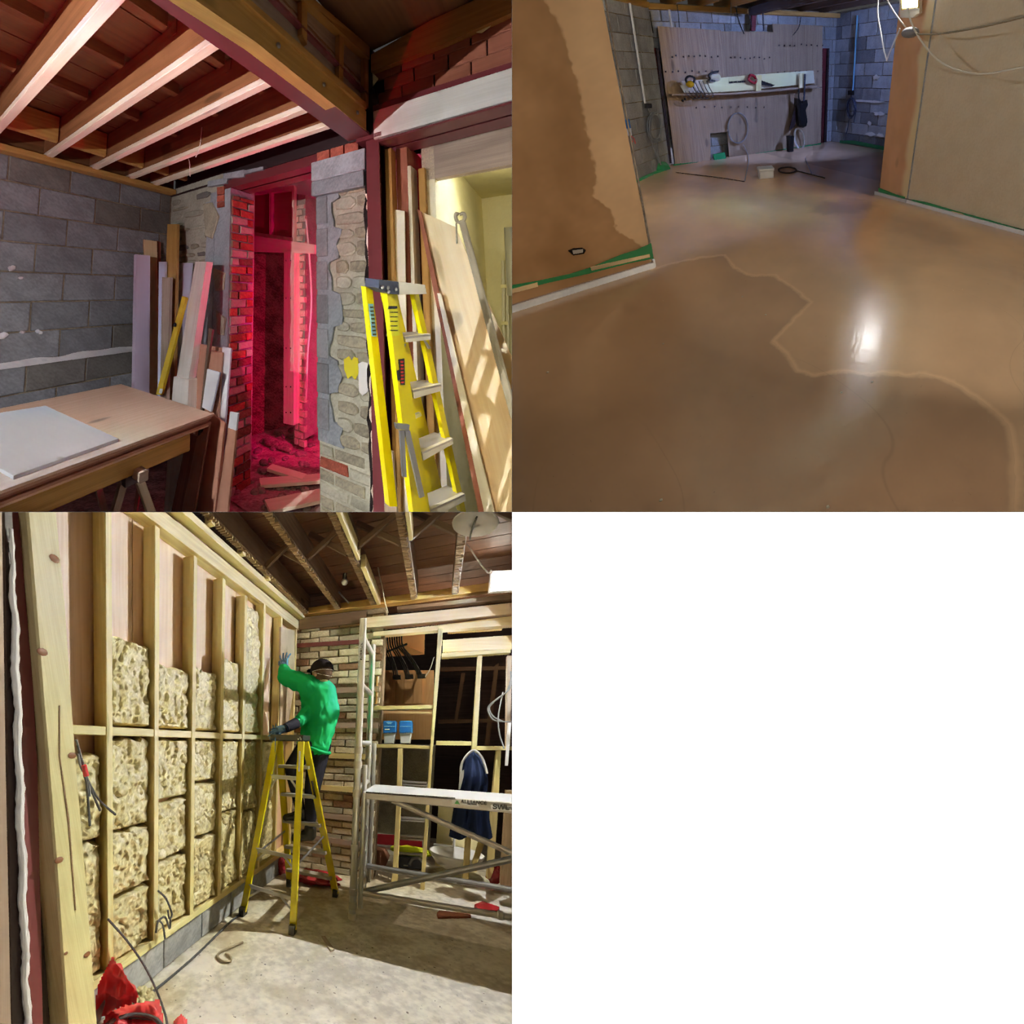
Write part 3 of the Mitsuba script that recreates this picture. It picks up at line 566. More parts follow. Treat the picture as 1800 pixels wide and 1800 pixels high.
for pix, t, d, lab in (([(352, 605), (400, 614), (385, 905), (320, 905)], 'mdf', .14, 'largest brown fibreboard panel behind the others'),
                       ([(391, 609), (406, 613), (395, 748), (383, 745)], 'white', .20, 'white faced strip at the right of the leaning panels'),
                       ([(366, 616), (391, 620), (383, 745), (352, 735)], 'mdf', .22, 'brown panel edge behind the small white board'),
                       ([(364, 649), (386, 655), (371, 724), (355, 716)], 'white', .27, 'small white faced board leaning on the brown panel'),
                       ([(372, 727), (395, 745), (377, 905), (352, 905)], 'mdf', .26, 'brown fibreboard panel reaching the floor beside the bench end'),
                       ([(404, 724), (418, 727), (415, 757), (401, 752)], 'white', .28, 'white top corner of the shortest panel by the brick jamb'),
                       ([(401, 752), (415, 757), (400, 900), (380, 900)], 'mdf', .28, 'shortest brown panel, right in front of the brick jamb'),
                       ([(330, 760), (352, 770), (325, 905), (300, 905)], 'redply', .30, 'dark panel standing behind the trestle leg'),
                       ([(346, 770), (368, 745), (340, 905), (318, 905)], 'mdf', .31, 'narrow brown panel between the trestle leg and the taller panels'),
                       ([(246, 815), (252, 818), (240, 900), (234, 900)], 'mdf', .3, 'thin brown strip under the workbench near the red bag')):
    lean('panel_offcut', pix, LB(d), (0, .014, 0), t, lab, 'panel')

# --- yellow stepladder leaning in the wide opening
lad = thing('stepladder', 'folded yellow fibreglass stepladder with cream steps leaning in the wide opening', 'stepladder')
wdir = unit(V3(.25, .968, 0)); L0 = R.at(700, 900, PY(1.45))
LP = PL(np.cross(wdir, unit(V3(.13, 0, 1))), L0)                  # plane of the step fronts
nL = unit(LP[0]); nL = nL if nL @ (R.cam - L0) > 0 else -nL
def lf(*pix, o=0.0): return face(pix, (LP[0], LP[1])) + nL * o
part(lad, 'front_rail', plate(lf((680, 514), (697, 517), (757, 905), (727, 905)), -nL * .022), 'yellow')
part(lad, 'rear_rail', plate(lf((663, 507), (675, 511), (718, 905), (704, 905), o=-.05), -nL * .022), 'yellow')
part(lad, 'front_rail', plate(lf((735, 514), (744, 516), (827, 905), (818, 905), o=-.02), -nL * .02), 'yellow')
part(lad, 'front_rail_web', plate(lf((710, 516), (736, 516), (818, 905), (790, 905), o=-.10), -nL * .01), 'yellow')
part(lad, 'top_cap', plate(lf((662, 491), (696, 495), (697, 517), (680, 516), (662, 506), o=.01), -nL * .06), 'navy_plastic', 'dark blue corner of the cap')
part(lad, 'top_cap_front', plate(lf((696, 495), (742, 500), (745, 516), (697, 517), o=.012), -nL * .09), 'cable_white', 'cream front of the cap')
for x, y in ((667, 504), (677, 505), (678, 512), (691, 508)): part(lad, 'rivet', lathe([(0, .004), (.006, .003), (.008, 0)], lf((x, y), o=.012)[0], nL, 8), 'alu')
for i, (q4, q3) in enumerate(((((712, 592), (757, 587), (757, 597), (714, 602)), ((712, 584), (755, 584))), (((726, 686), (776, 675), (776, 687), (728, 701)), ((727, 678), (766, 670))),
                              (((742, 795), (796, 771), (797, 780), (744, 810)), ((741, 776), (780, 760))), (((756, 896), (817, 868), (819, 880), (758, 912)), ((756, 880), (795, 856))))):
    st = part(lad, 'step', plate(lf(*q4), -nL * .012), 'cable_white', 'cream step')
    f_ = lf(*q4); hz = V3(0, 0, 1)
    back = unit(np.cross(wdir, hz)); back = back if back @ nL < 0 else -back
    part(st, 'tread', plate([f_[0], f_[1], f_[1] + back * .085, f_[0] + back * .085], -hz * .008), 'alu_dull')
part(lad, 'rear_bar', plate(lf((736, 748), (763, 736), (765, 742), (738, 756), o=-.06), -nL * .01), 'alu')
for k in (((715, 605), (718, 606), (712, 625), (709, 620)), ((748, 598), (752, 599), (762, 613), (758, 615))): part(lad, 'step_brace', plate(lf(*k, o=-.01), -nL * .004), 'alu')
part(lad, 'spreader', plate(lf((688, 740), (712, 743), (711, 752), (690, 750), o=.02), -nL * .01), 'zinc', 'grey steel hinge plate')
part(lad, 'spreader_arm', plate(lf((694, 752), (702, 752), (706, 833), (699, 832), o=.022), -nL * .006), 'zinc')
part(lad, 'spreader_arm', plate(lf((702, 752), (711, 752), (737, 866), (729, 869), o=.024), -nL * .006), 'zinc')
part(lad, 'warning_label', plate(lf((682, 538), (697, 538), (702, 589), (688, 591), o=.002), -nL * .002), 'sticker_yellow', 'pale yellow caution label')
part(lad, 'label_heading', plate(lf((682, 538), (697, 538), (697, 542), (682, 543), o=.003), -nL * .002), 'ink')
for y in (548, 556, 564, 572, 580): part(lad, 'label_drawing', plate(lf((685, y), (698, y), (698, y + 1.2), (685, y + 1.2), o=.003), -nL * .002), 'ink')
part(lad, 'size_label', plate(lf((667, 538), (675, 538), (681, 597), (673, 597), o=-.047), -nL * .002), 'lightblue', 'blue and white picture label')
for y in range(543, 595, 7): part(lad, 'label_mark', plate(lf((668.5 + (y - 538) * .1, y), (674 + (y - 538) * .1, y), (674.5 + (y - 538) * .1, y + 2.5), (669 + (y - 538) * .1, y + 2.5), o=-.046), -nL * .002), 'ink')
part(lad, 'brand_plate', plate(lf((700, 632), (710, 630), (711, 676), (704, 676), o=.002), -nL * .002), 'ink', 'black and red sticker')
part(lad, 'brand_plate_side', plate(lf((697, 652), (701, 650), (703, 668), (699, 668), o=.002), -nL * .002), 'ink')
for y in range(634, 676, 6): part(lad, 'sticker_letter', plate(lf((702.5 + (y - 632) * .05, y), (708 + (y - 632) * .05, y), (708, y + 3.4), (703, y + 3.4), o=.003), -nL * .002), 'sticker_red')

# --- sheets leaning on the cream wall and the pole
CW = lambda d: P3((-.5 + d, 2.6, 2.3), (-.5 + d, 3.6, 2.3), (-.28 + d, 2.4, 0))
lean('hardboard_sheet', [(688, 367), (711, 371), (719, 900), (692, 900)], PY(2.05), (0, .01, 0), 'cream', 'pale upright sheet just right of the red steel post', 'sheet', 'masonry')
lean('shadow_panel', [(716, 369), (738, 372), (790, 905), (720, 905)], PY(2.3), (0, .012, 0), 'redply', 'brown panel standing behind the stepladder', 'panel')
for i, (pix, t, lab) in enumerate((([(733, 367), (740, 372), (858, 905), (842, 905)], 'redply', 'dark edged leftmost sheet of the leaning stack'),
                          ([(741, 372), (800, 399), (905, 640), (905, 905), (862, 905), (762, 520)], 'plytan', 'broad plywood sheet leaning on the cream wall beside the pole'),
                          ([(768, 515), (775, 516), (870, 905), (852, 905)], 'pale', 'pale edged sheet end in the middle of the leaning stack'))):
    lean('plywood_sheet', pix, PY(1.95 - .04 * (i == 2) - .02 * (i == 0)), (0, .012, 0), t, lab, 'sheet')
lean('timber_length', [(690, 795), (672, 790), (676, 905), (698, 905)], PY(1.84), (0, .02, 0), 'greyed', 'square edged board standing low behind the foot of the stepladder', 'board')
pl = thing('prop_pole', 'grey metal pole with a forked clamp head leaning on the cream wall', 'pole')
a, b = R.at(812, 388, PY(1.9)), R.at(905, 735, PY(1.8))
part(pl, 'tube', tube([a, b], .015, 10), 'pipe_grey')
part(pl, 'clamp_jaw', tube(spline(face([(813, 393), (803, 388), (801, 376), (806, 377)], PY(1.89)), 5), .008, 8), 'pipe_grey')
part(pl, 'clamp_jaw', tube(spline(face([(810, 392), (817, 384), (815, 375), (808, 377)], PY(1.89)), 5), .008, 8), 'pipe_grey')
part(pl, 'shadow_strap', tube(spline(face([(802, 392), (803, 420), (803, 428)], PY(1.9)), 4), .004, 6), 'pipe_grey')  # thin grey strap below the clamp head
for x in (884, 891):
    solo('wall_conduit', tube(face([(x, 458), (x + 5, 850)], PY(3.88)), .012, 8), 'cream' if False else 'cable_white', 'left vertical conduit on the cream end wall' if x == 884 else 'right vertical conduit on the cream end wall', 'conduit', 'conduits on the cream wall')
for y in (500, 565, 635, 683): part('wall_conduit', 'saddle', plate(face([(880, y), (893, y), (893, y + 6), (880, y + 6)], PY(3.86)), (0, .03, 0), 'cream'), 'masonry')
solo('stack_pipe', tube(face([(893, 400), (899, 520)], PY(3.7)), .03, 12), 'alu', 'silver tube end at the right edge by the cream wall', 'pipe')
# --- cables hanging from the joists
solo('ceiling_cable', tube(spline(face([(18, 36), (9, 52), (2, 80), (-6, 95)], PY(.5)), 5), .004, 6), 'cable_white', 'looped white cable hanging from the joists at the left edge', 'cable')
solo('ceiling_cable', tube(spline(face([(11, 56), (13, 90), (8, 130), (0, 155)], PY(.5)), 5), .004, 6), 'cable_white', 'longer white cable hanging at the left edge below the loop', 'cable')
solo('ceiling_cable', tube(spline(face([(355, 224), (353, 245), (350, 262), (344, 276)], PY(1.5)), 5), .004, 6), 'cable_white', 'short white cable hanging right of its neighbour near the doorway', 'cable')
solo('ceiling_cable', tube(spline(face([(333, 255), (328, 270), (333, 285), (334, 310)], PY(1.6)), 5), .004, 6), 'cable_white', 'white cable hanging below the joist closest to the stone wall', 'cable')
# --- unseen and added lights of room A
def lamp_spot(name, p, to, rgb, cutoff, beam=None):
    o, t = R.world(p), R.world(to)
    scene[name] = {'type': 'spot', 'to_world': T4().look_at(origin=o.tolist(), target=t.tolist(), up=[0.01, 0.02, 1]), 'intensity': {'type': 'rgb', 'value': list(map(float, rgb))}, 'cutoff_angle': cutoff, 'beam_width': beam or cutoff * .7}
def lamp_point(name, p, rgb):
    scene[name] = {'type': 'point', 'position': R.world(p).tolist(), 'intensity': {'type': 'rgb', 'value': list(map(float, rgb))}}
lamp_point('light_a_work', (-1.662, -.874, 2.139), np.array([.98, 1.02, 1.10]) * 31)  # out of view near the camera, placed to light the workshop
lamp_point('light_a_cream', (-.36, 2.5, 2.5), np.array([1.0, .94, .66]) * 2.2)  # unseen behind the header, lights the cream room
lamp_spot('light_a_red', (-1.08, 2.42, 1.1), (-1.9, 3.4, .7), np.array([1.0, .0, .18]) * 24, 36, 29)  # unseen red source behind the pier, lights the passage
lamp_point('light_a_red_deep', (-1.5, 3.0, 1.6), np.array([1.0, .0, .16]) * 2.6)  # second unseen red source, lights the brick reveal and the floor
lamp_spot('light_a_warm', (-.479, .206, 2.06), (-.42, 1.95, 1.3), np.array([1.0, .93, .7]) * 7, 36, 28)  # out of view in front, lights the stepladder and leaning sheets
lamp_spot('light_a_red_up', (-1.5, -.2, 1.25), (-1.75, .85, 2.97), np.array([1.0, .02, .10]) * 9, 34, 26)  # unseen red source without a fixture, reddens joists and deck from below
lamp_spot('light_a_joists', (-1.662, -.874, 2.139), (-1.6, .8, 2.8), np.array([1.0, 1.02, 1.0]) * 13, 24, 14)  # fill spot added to whiten the batten sides
# ================================================================== ROOM B: big room with freshly poured wet screed
R = ROOM_B
def lamp_spot(name, p, to, rgb, cutoff, beam=None):
    o, t = R.world(p), R.world(to)
    scene[name] = {'type': 'spot', 'to_world': T4().look_at(origin=o.tolist(), target=t.tolist(), up=[0.01, 0.02, 1]), 'intensity': {'type': 'rgb', 'value': list(map(float, rgb))}, 'cutoff_angle': cutoff, 'beam_width': beam or cutoff * .7}
def lamp_point(name, p, rgb):
    scene[name] = {'type': 'point', 'position': R.world(p).tolist(), 'intensity': {'type': 'rgb', 'value': list(map(float, rgb))}}
LAMP_B = R.at(1596, 8, PX(3.90))
# --- the screed: a wet skin with a tide mark, the shape read on the floor itself
TIDE = face([(1146, 474), (1180, 464), (1232, 452), (1274, 445), (1290, 462), (1322, 470), (1362, 470), (1392, 488), (1426, 515), (1398, 536), (1358, 571), (1382, 596), (1402, 628), (1428, 641), (1474, 643), (1540, 657), (1600, 668), (1648, 683), (1690, 706), (1724, 736), (1764, 772), (1775, 826), (1777, 905), (1800, 1000)], PZ(0))[:, :2]
WET = np.vstack([TIDE, [[4.5, .4], [4.5, 7.5], [.9, 7.5]]])
PATCH = face([(1410, 374), (1440, 352), (1480, 344), (1530, 350), (1552, 362), (1530, 374), (1480, 380), (1440, 380)], PZ(0))[:, :2]
def seg_dist(u, v, pts):
    d = mi.Float(9.0)
    for (ax, ay), (bx, by) in zip(pts[:-1], pts[1:]):
        ex, ey = float(bx - ax), float(by - ay); l = ex * ex + ey * ey + 1e-9
        t = dr.clip(((u - float(ax)) * ex + (v - float(ay)) * ey) / l, 0, 1)
        d = dr.minimum(d, dr.square(u - float(ax) - ex * t) + dr.square(v - float(ay) - ey * t))
    return dr.sqrt(d)
def inside(u, v, pts):
    c = mi.Float(0.0)
    for (ax, ay), (bx, by) in zip(pts, np.roll(pts, -1, 0)):
        if abs(by - ay) < 1e-9: continue
        hit = ((v < float(ay)) != (v < float(by))) if False else ((v < float(ay)) ^ (v < float(by)))
        x = float(ax) + (v - float(ay)) * float((bx - ax) / (by - ay))
        c += dr.select(hit & (u < x), 1.0, 0.0)
    return c - 2 * dr.floor(c / 2)
def screed_fn(p, n, uv):
    u, v = uv.x, uv.y
    j = 0.02 * (noise(u * 18, v * 18, 1) - .5) + .008 * (noise(u * 60, v * 60, 4) - .5)
    a, w = seg_dist(u + j, v + j, TIDE), inside(u + j, v + j, WET)
    m = fbm(u * 2.5, v * 2.5, 3.0, octaves=4); s = noise(u * 90, v * 90, 2)
    c = mix(lin(160, 128, 100).tolist(), lin(188, 154, 120).tolist(), dr.clip(w * .75 + (m - .5) * .5, 0, 1)) * (.9 + .2 * m)
    c = mix(c, lin(204, 172, 136).tolist(), (1 - smoothstep(.004, .03, a)) * .55)
    pd = seg_dist(u + j * 3, v + j * 3, np.vstack([PATCH, PATCH[:1]])); pi_ = inside(u + j * 3, v + j * 3, PATCH)
    c = c * (1 - .22 * pi_ * smoothstep(0, .12, pd))
    cr = abs(noise(u * 2.0 + 7, v * .9, 9) - .5)
    c = c * (1 - .10 * (1 - smoothstep(0, .004, cr)) * smoothstep(1.6, 1.1, v))
    return c * (1 - .35 * smoothstep(.985, .995, s))
def screed_bump(p, n, uv):
    return .6 * noise(uv.x * 55, uv.y * 75, 1) + .4 * fbm(uv.x * 16, uv.y * 22, 3, octaves=2)
scene['screed'] = {'type': 'twosided', 'bsdf': {'type': 'bumpmap', 'arbitrary': proc(screed_bump, 3e-3), 'scale': 0.0007,
                   'nested_bsdf': {'type': 'principled', 'base_color': proc(screed_fn), 'roughness': 0.2, 'specular': 0.5}}}
P0 = R.at(1525, 590, PZ(0))
pw, lw = R.world(P0), R.world(LAMP_B); hv = unit(unit(CAM - pw) + unit(lw - pw))
gx, gy = -(hv @ R.M[:, 0]) / (hv @ R.M[:, 2]), -(hv @ R.M[:, 1]) / (hv @ R.M[:, 2])
def screed(u, v):
    x, y = -.9 + 8.1 * u, -.2 + 8.2 * v
    dx, dy = x - P0[0], y - P0[1]
    t = np.clip((np.hypot(dx, dy) - .4) / 1.4, 0, 1); z = (gx * dx + gy * dy) * (1 - t * t * (3 - 2 * t))       # tilt put into the screed to steer the lamp reflection
    return np.stack([x, y, z], -1)
fl = grid(screed, 240, 240); fl.uv = fl.v[:, :2].copy()
struct('floor', fl, 'screed', 'wet brown screed floor with a pale tide mark across it')
# --- freshly plastered partition on the left, half dried
WB = sorted([(float(R.at(x, y, PY(2.9))[2]), float(R.at(x, y, PY(2.9))[0])) for x, y in ((962, 0), (988, 50), (1000, 100), (1014, 150), (1022, 185), (1030, 225), (1040, 265), (1046, 300), (1049, 322), (1040, 345), (1056, 356), (1074, 368), (1080, 385), (1082, 402), (1108, 420), (1140, 440))])
def plaster_fn(p, n, uv):
    u, z = uv.x, uv.y
    b = mi.Float(WB[0][1])
    for (z0, x0), (z1, x1) in zip(WB[:-1], WB[1:]):
        b = dr.select(z >= z0, x0 + (x1 - x0) * dr.clip((z - z0) / (z1 - z0), 0, 1), b)
    b += .05 * (fbm(u * 9, z * 9, 2.0) - .5) + .02 * (noise(u * 40, z * 40, 3) - .5)
    m = fbm(u * 4, z * 3, 1.0, octaves=4); st = noise(u * 14 + z * 5, z * 40 - u * 16, 4)
    dry = smoothstep(-.012, .012, u - b)
    c = mix(lin(140, 102, 66).tolist(), lin(172, 132, 94).tolist(), dr.clip(m * 1.2 - .1, 0, 1)) * (.98 + .04 * st)
    c2 = mix(lin(190, 154, 118).tolist(), lin(206, 170, 130).tolist(), m) * (.98 + .04 * st)
    return mix(c, c2, dry * .9)
scene['wet_plaster'] = {'type': 'twosided', 'bsdf': {'type': 'principled', 'base_color': proc(plaster_fn), 'roughness': 0.5, 'specular': 0.4}}
pp = plate([V3(-2.0, 2.9, .06), V3(.865, 2.9, .06), V3(.865, 2.9, 2.6), V3(-2.0, 2.9, 2.6)], (0, .1, 0), 'cream')
pp.uv = pp.v[:, [0, 2]].copy()
wlb = struct('wall_left', pp, 'wet_plaster', 'brown half dried plaster wall at the left of the screed room')
part(wlb, 'corner_bead', plate(face([(1060, -20), (1062, -20), (1146, 440), (1143, 440)], PY(2.895)), (0, .01, 0), 'rubble'), 'masonry', 'thin pale corner bead')
solo('skirting_upstand', join(plate([V3(-2, 2.885, .0), V3(.875, 2.885, .0), V3(.875, 2.885, .05), V3(-2, 2.885, .05)], (0, .015, 0), 'chalk'), plate([V3(.875, 2.885, 0), V3(.875, 2.885, .07), V3(.895, 2.9, .07), V3(.895, 2.9, 0)], (0, .1, 0), 'chalk')), 'masonry', 'dirty white edging strip at the foot of the brown plaster wall', 'edging')
tape = face([(1145, 428), (1149, 455), (1110, 462), (1040, 480), (960, 498), (880, 520), (880, 505), (946, 494), (1002, 482), (1040, 470), (1092, 448), (1118, 440)], PY(2.875))
solo('membrane_strip', plate(tape, (0, .008, 0)), 'green_tape', 'green plastic membrane along the foot of the brown plaster wall', 'membrane')
solo('batten_strip', plate(face([(1038, 470), (1142, 447), (1143, 452), (1040, 476)], PY(2.865)), (0, .01, 0), 'plytan'), 'wood', 'thin wooden batten pinning the green membrane by the wall end', 'batten')
solo('batten_strip', plate(face([(880, 514), (945, 497), (946, 504), (880, 521)], PY(2.865)), (0, .01, 0), 'plytan'), 'wood', 'thin wooden batten pinning the green membrane at the left edge', 'batten')
sb_ = thing('socket_box', 'rough hole with a metal back box low in the brown plaster wall', 'socket box')
part(sb_, 'hole', plate(face([(999, 441), (1008, 437), (1024, 436), (1030, 440), (1027, 446), (1008, 449)], PY(2.893)), (0, .01, 0), 'dark_recess'), 'masonry')  # dark plate carries the shade inside the hole
part(sb_, 'back_box', plate(face([(1006, 440), (1025, 438), (1025, 444), (1008, 447)], PY(2.889)), (0, .006, 0)), 'alu_dull')
# --- block walls of the far part
NB = unit(V3(.37, 3.51, 0)); ORG = V3(2.62, 6.642, 0); BX = unit(V3(3.51, -.37, 0))
b1 = struct('wall_bay', plate([V3(.9, 5.23, 0), V3(2.62, 6.55, 0), V3(2.62, 6.55, 2.5), V3(.9, 5.23, 2.5)], unit(V3(-1.32, 1.72, 0)) * .1, 'mortardark'), 'masonry', 'angled pale block wall behind the brown plaster wall')
ex = unit(V3(1.72, 1.32, 0)); nb = unit(V3(1.32, -1.72, 0))
courses(b1, 'block', V3(.9, 5.23, 0) + nb * .01, ex, (0, 0, 1), 2.168, 2.48, .44, .225, 'blocklight', nb, gap=.01, deep=.02, seed=2)
b2 = struct('wall_back', plate([V3(2.62, 6.66, 0), V3(6.42, 6.26, 0), V3(6.42, 6.26, 2.5), V3(2.62, 6.66, 2.5)], (0, .12, 0), 'mortardark'), 'masonry', 'pale block wall behind the plywood boards')
courses(b2, 'block', V3(2.62, 6.65, 0), BX, (0, 0, 1), 3.83, 2.48, .44, .225, 'blocklight', -NB, gap=.01, deep=.02, seed=4)
b3 = struct('wall_right', box((6.43, 3.9, 0), (6.55, 6.3, 2.5), 'mortardark'), 'masonry', 'block wall at the far right, streaked with white')
courses(b3, 'block', (6.42, 3.9, 0), (0, 1, 0), (0, 0, 1), 2.35, 2.48, .44, .225, ['block', 'blocklight'], (-1, 0, 0), gap=.01, deep=.02, seed=6)
g = np.random.default_rng(11)
for px, py, s in ((1524, 178, .5), (1540, 136, .1), (1545, 200, .16), (1528, 216, .06), (1530, 236, .14), (1548, 238, .1)):
    c = R.at(px, py, PX(6.4)); h = .03 if s == .5 else .05
    k = [c + V3(0, s * math.cos(a) * g.uniform(.6, 1.1), h * math.sin(a) * g.uniform(.5, 1.1)) for a in np.linspace(0, 6.28, 14)[:-1]]
    part(b3, 'white_smear', plate(k, (.01, 0, 0), 'chalk'), 'masonry')
# --- plywood boards on the back wall
OFF = ORG - NB * .12
PB = PL(NB, OFF); PB2 = PL(NB, OFF - NB * .02)
def bface(*pix, o=0.0): return face(pix, (PB[0], PB[1] - o))
for pix, lab in ((((1156, 46), (1267, 53), (1275, 164), (1171, 168)), 'upper left plywood board above the shelf'), (((1267, 55), (1364, 56), (1367, 160), (1275, 164)), 'upper middle plywood board above the shelf'),
                 (((1358, 42), (1446, 45), (1445, 153), (1367, 159)), 'upper right plywood board above the shelf, tallest'), (((1172, 168), (1275, 164), (1285, 277), (1282, 278), (1278, 232), (1248, 234), (1250, 282), (1187, 289)), 'lower left plywood board with a square hole cut in its corner'),
                 (((1275, 164), (1366, 160), (1368, 264), (1285, 277)), 'lower middle plywood board behind the hanging cable ring'), (((1366, 160), (1445, 154), (1443, 251), (1368, 264)), 'lower right plywood board behind the black bag')):
    solo('plywood_board', plate(bface(*pix, o=.02 * ('upper right' in lab) * -1), NB * .02, 'plygrey', grain=(0, 0, 1)), 'wood', lab, 'board')
for px, r_ in ((((1160, 98), (1255, 98))), ((1300, 100), (1350, 100)), ((1365, 79), (1446, 79)), ((1365, 124), (1446, 126)), ((1162, 122), (1262, 128))): pass
q = random.Random(2)
for (x0, x1, y) in ((1180, 1260, 99), (1285, 1352, 102), (1368, 1446, 79), (1368, 1446, 126), (1170, 1262, 126), (1225, 1345, 188)):
    holes = []
    for k in range(9):
        x = x0 + (x1 - x0) * k / 8 + q.uniform(-2, 2)
        holes.append(lathe([(0, .003), (.012, .002), (.014, 0)], R.at(x, y + q.uniform(-1.5, 1.5), (PB[0], PB[1] - .021)), -NB, 6))
    part('plywood_board' if x1 < 1265 else ('plywood_board_001' if x1 < 1355 and y < 150 else 'plywood_board_002' if y < 150 else 'plywood_board_004'), 'knot', join(*holes), 'steel_dark', stuff=False)
solo('shelf_batten', plate(bface((1181, 165), (1280, 163.5), (1360, 157.5), (1437, 150), (1437, 154), (1360, 161), (1280, 167), (1181, 168), o=.16), NB * .14, 'greyed'), 'wood', 'long thin shelf batten running across the plywood boards', 'shelf')
for i, (pix, m, lab) in enumerate(((((1197, 143), (1255, 138), (1316, 132), (1430, 124), (1432, 146), (1330, 157), (1245, 160), (1205, 160)), 'white_plastic', 'stack of white boards lying tilted on the shelf batten'), (((1196, 150), (1245, 148), (1330, 150), (1332, 158), (1245, 163), (1203, 163)), 'sticker_white', 'white trim lengths lying in front on the shelf batten'))):
    solo('white_board', plate(bface(*pix, o=.11 + .03 * i), NB * (.06 if i == 0 else .03)), m, lab, 'board')
for k in range(4):
    solo('black_clip', plate(bface((1282 + k * 7.5, 143.5 - k * .5), (1288 + k * 7.5, 143 - k * .5), (1288 + k * 7.5, 146 - k * .5), (1282 + k * 7.5, 146.5 - k * .5), o=.125), NB * .01), 'black', 'small black clip lying in a row on the white boards', 'clip', 'black clips on the white boards')
ms = thing('ear_defenders', 'yellow and black ear defenders hung at the left end of the shelf', 'ear defenders')
part(ms, 'headband', tube(spline(bface((1207, 145), (1206, 138), (1213, 134), (1221, 138), (1219, 146), o=.2), 5), .018, 6), 'black')
part(ms, 'ear_cup', lathe([(0, .05), (.04, .045), (.055, 0), (0, -.02)], bface((1213, 148), o=.2)[0], -NB, 14, 1.0, 1.3), 'gold_plastic', 'yellow ear cup')
dt = thing('cordless_tool', 'small black and white power tool standing on the shelf', 'tool')
part(dt, 'body', from_tm(hull([((bface((1252, 136), o=.16)[0], .05), (bface((1261, 136), o=.16)[0], .06))], .02, 3)), 'white_plastic')
part(dt, 'base', plate(bface((1248, 139), (1258, 142), (1257, 144), (1247, 143), o=.22), NB * .1), 'black')
part(dt, 'handle', tube(spline(bface((1249, 138), (1246, 133), (1252, 128), (1262, 126), o=.17), 5), .02, 6), 'black')
sw_ = thing('hand_saw', 'hand saw with red handle lying on the white boards', 'saw')
part(sw_, 'handle', tube(spline(bface((1318, 133), (1316, 140), (1326, 146), (1330, 140), (1324, 133), (1318, 132), o=.17), 4), .025, 6), 'red_dark')
part(sw_, 'blade', plate(bface((1329, 138), (1362, 150), (1356, 152), (1329, 147), o=.165), NB * .004), 'black')
for x, y0, y1, lab in ((1329, 132, 160, 'left short upright batten on the shelf'), (1405, 129, 155, 'right short upright batten on the shelf, above the bag')):
    solo('upright_batten', plate(bface((x, y0), (x + 10, y0 - .5), (x + 9, y1 - 1), (x, y1), o=.19), NB * .03, 'pale'), 'wood', lab, 'batten')
for k in range(5):
    x = 1208 + k * 7
    solo('shelf_lead', tube(spline(bface((x + 6, 142), (x + 12, 156), (x + 18, 168), (x + 10, 174), (x, 166), (x - 4, 160), o=.21), 5), .006, 5), 'black', 'thin black lead looped over the shelf batten by the ear defenders', 'lead', 'black leads over the shelf')
for x, y in ((1200, 177), (1204, 174)): solo('lead_plug', from_tm(trimesh.creation.icosphere(subdivisions=1, radius=.02).apply_translation(bface((x, y), o=.2)[0])), 'black', 'small black plug hanging below the left end of the shelf', 'plug', 'plugs below the shelf')
# steel posts beside the boards
for pix, lab in ((((1144, 84), (1158, 85), (1181, 287), (1170, 260)), 'dark red steel post at the left of the plywood boards'), (((1446, 85), (1458, 85), (1453, 250), (1444, 250)), 'dark red steel post at the right of the plywood boards')):
    solo('steel_column', plate(bface(*pix, o=-.02), NB * .08), 'steel_red', lab, 'column')
    part('steel_column' if 'left' in lab else 'steel_column_001', 'flange', plate(bface((pix[0][0] + 9, pix[0][1]), (pix[1][0], pix[1][1]), (pix[2][0], pix[2][1]), (pix[2][0] - 4, pix[2][1]), o=.02), NB * .03), 'steel_dark')
solo('white_packer', plate(bface((1170, 261), (1181, 260), (1185, 288), (1173, 289), o=.0), NB * .05), 'white_plastic', 'white packer below the left dark red steel post', 'packer')
st_ = thing('steel_hanger', 'dark red steel stub and beam above the middle of the boards', 'beam')
part(st_, 'stub', plate(bface((1323, 18), (1330, 18), (1328, 54), (1321, 54), o=.0), NB * .06), 'steel_red')
part(st_, 'beam', bar(bface((1322, 20), o=.1)[0], R.at(1440, -12, PZ(2.42)), .12, .12, (0, 0, 1), 'redply'), 'steel_dark')
# ceiling joists of the far part
struct('ceiling', box((-1, 2.9, 2.66), (6.6, 7.0, 2.7), 'sarking'), 'wood', 'dark timber deck over the screed room')
for k in range(9):
    x = 2.0 + k * .5
    solo('roof_joist', bar((x, 3.2, 2.56), (x, 6.9, 2.56), .05, .18, (1, 0, 0), 'amber' if k < 5 else 'old'), 'wood', 'timber ceiling joist over the plywood boards, ' + ['first', 'second', 'third', 'fourth', 'middle', 'fourth last', 'third last', 'second last', 'last'][k] + ' from the left', 'joist', 'joists over the screed room')
solo('roof_plate', plate([V3(2.4, 6.56, 2.40), V3(6.42, 6.16, 2.40), V3(6.42, 6.16, 2.47), V3(2.4, 6.56, 2.47)], (0, .1, 0), 'amber'), 'wood', 'timber wall plate along the top of the pale block wall', 'timber')
solo('roof_plate', plate([V3(1.2, 5.35, 2.40), V3(2.6, 6.43, 2.40), V3(2.6, 6.43, 2.47), V3(1.2, 5.35, 2.47)], unit(V3(-1.08, 1.4, 0)) * .1, 'amber'), 'wood', 'timber wall plate on the angled pale block wall', 'timber')
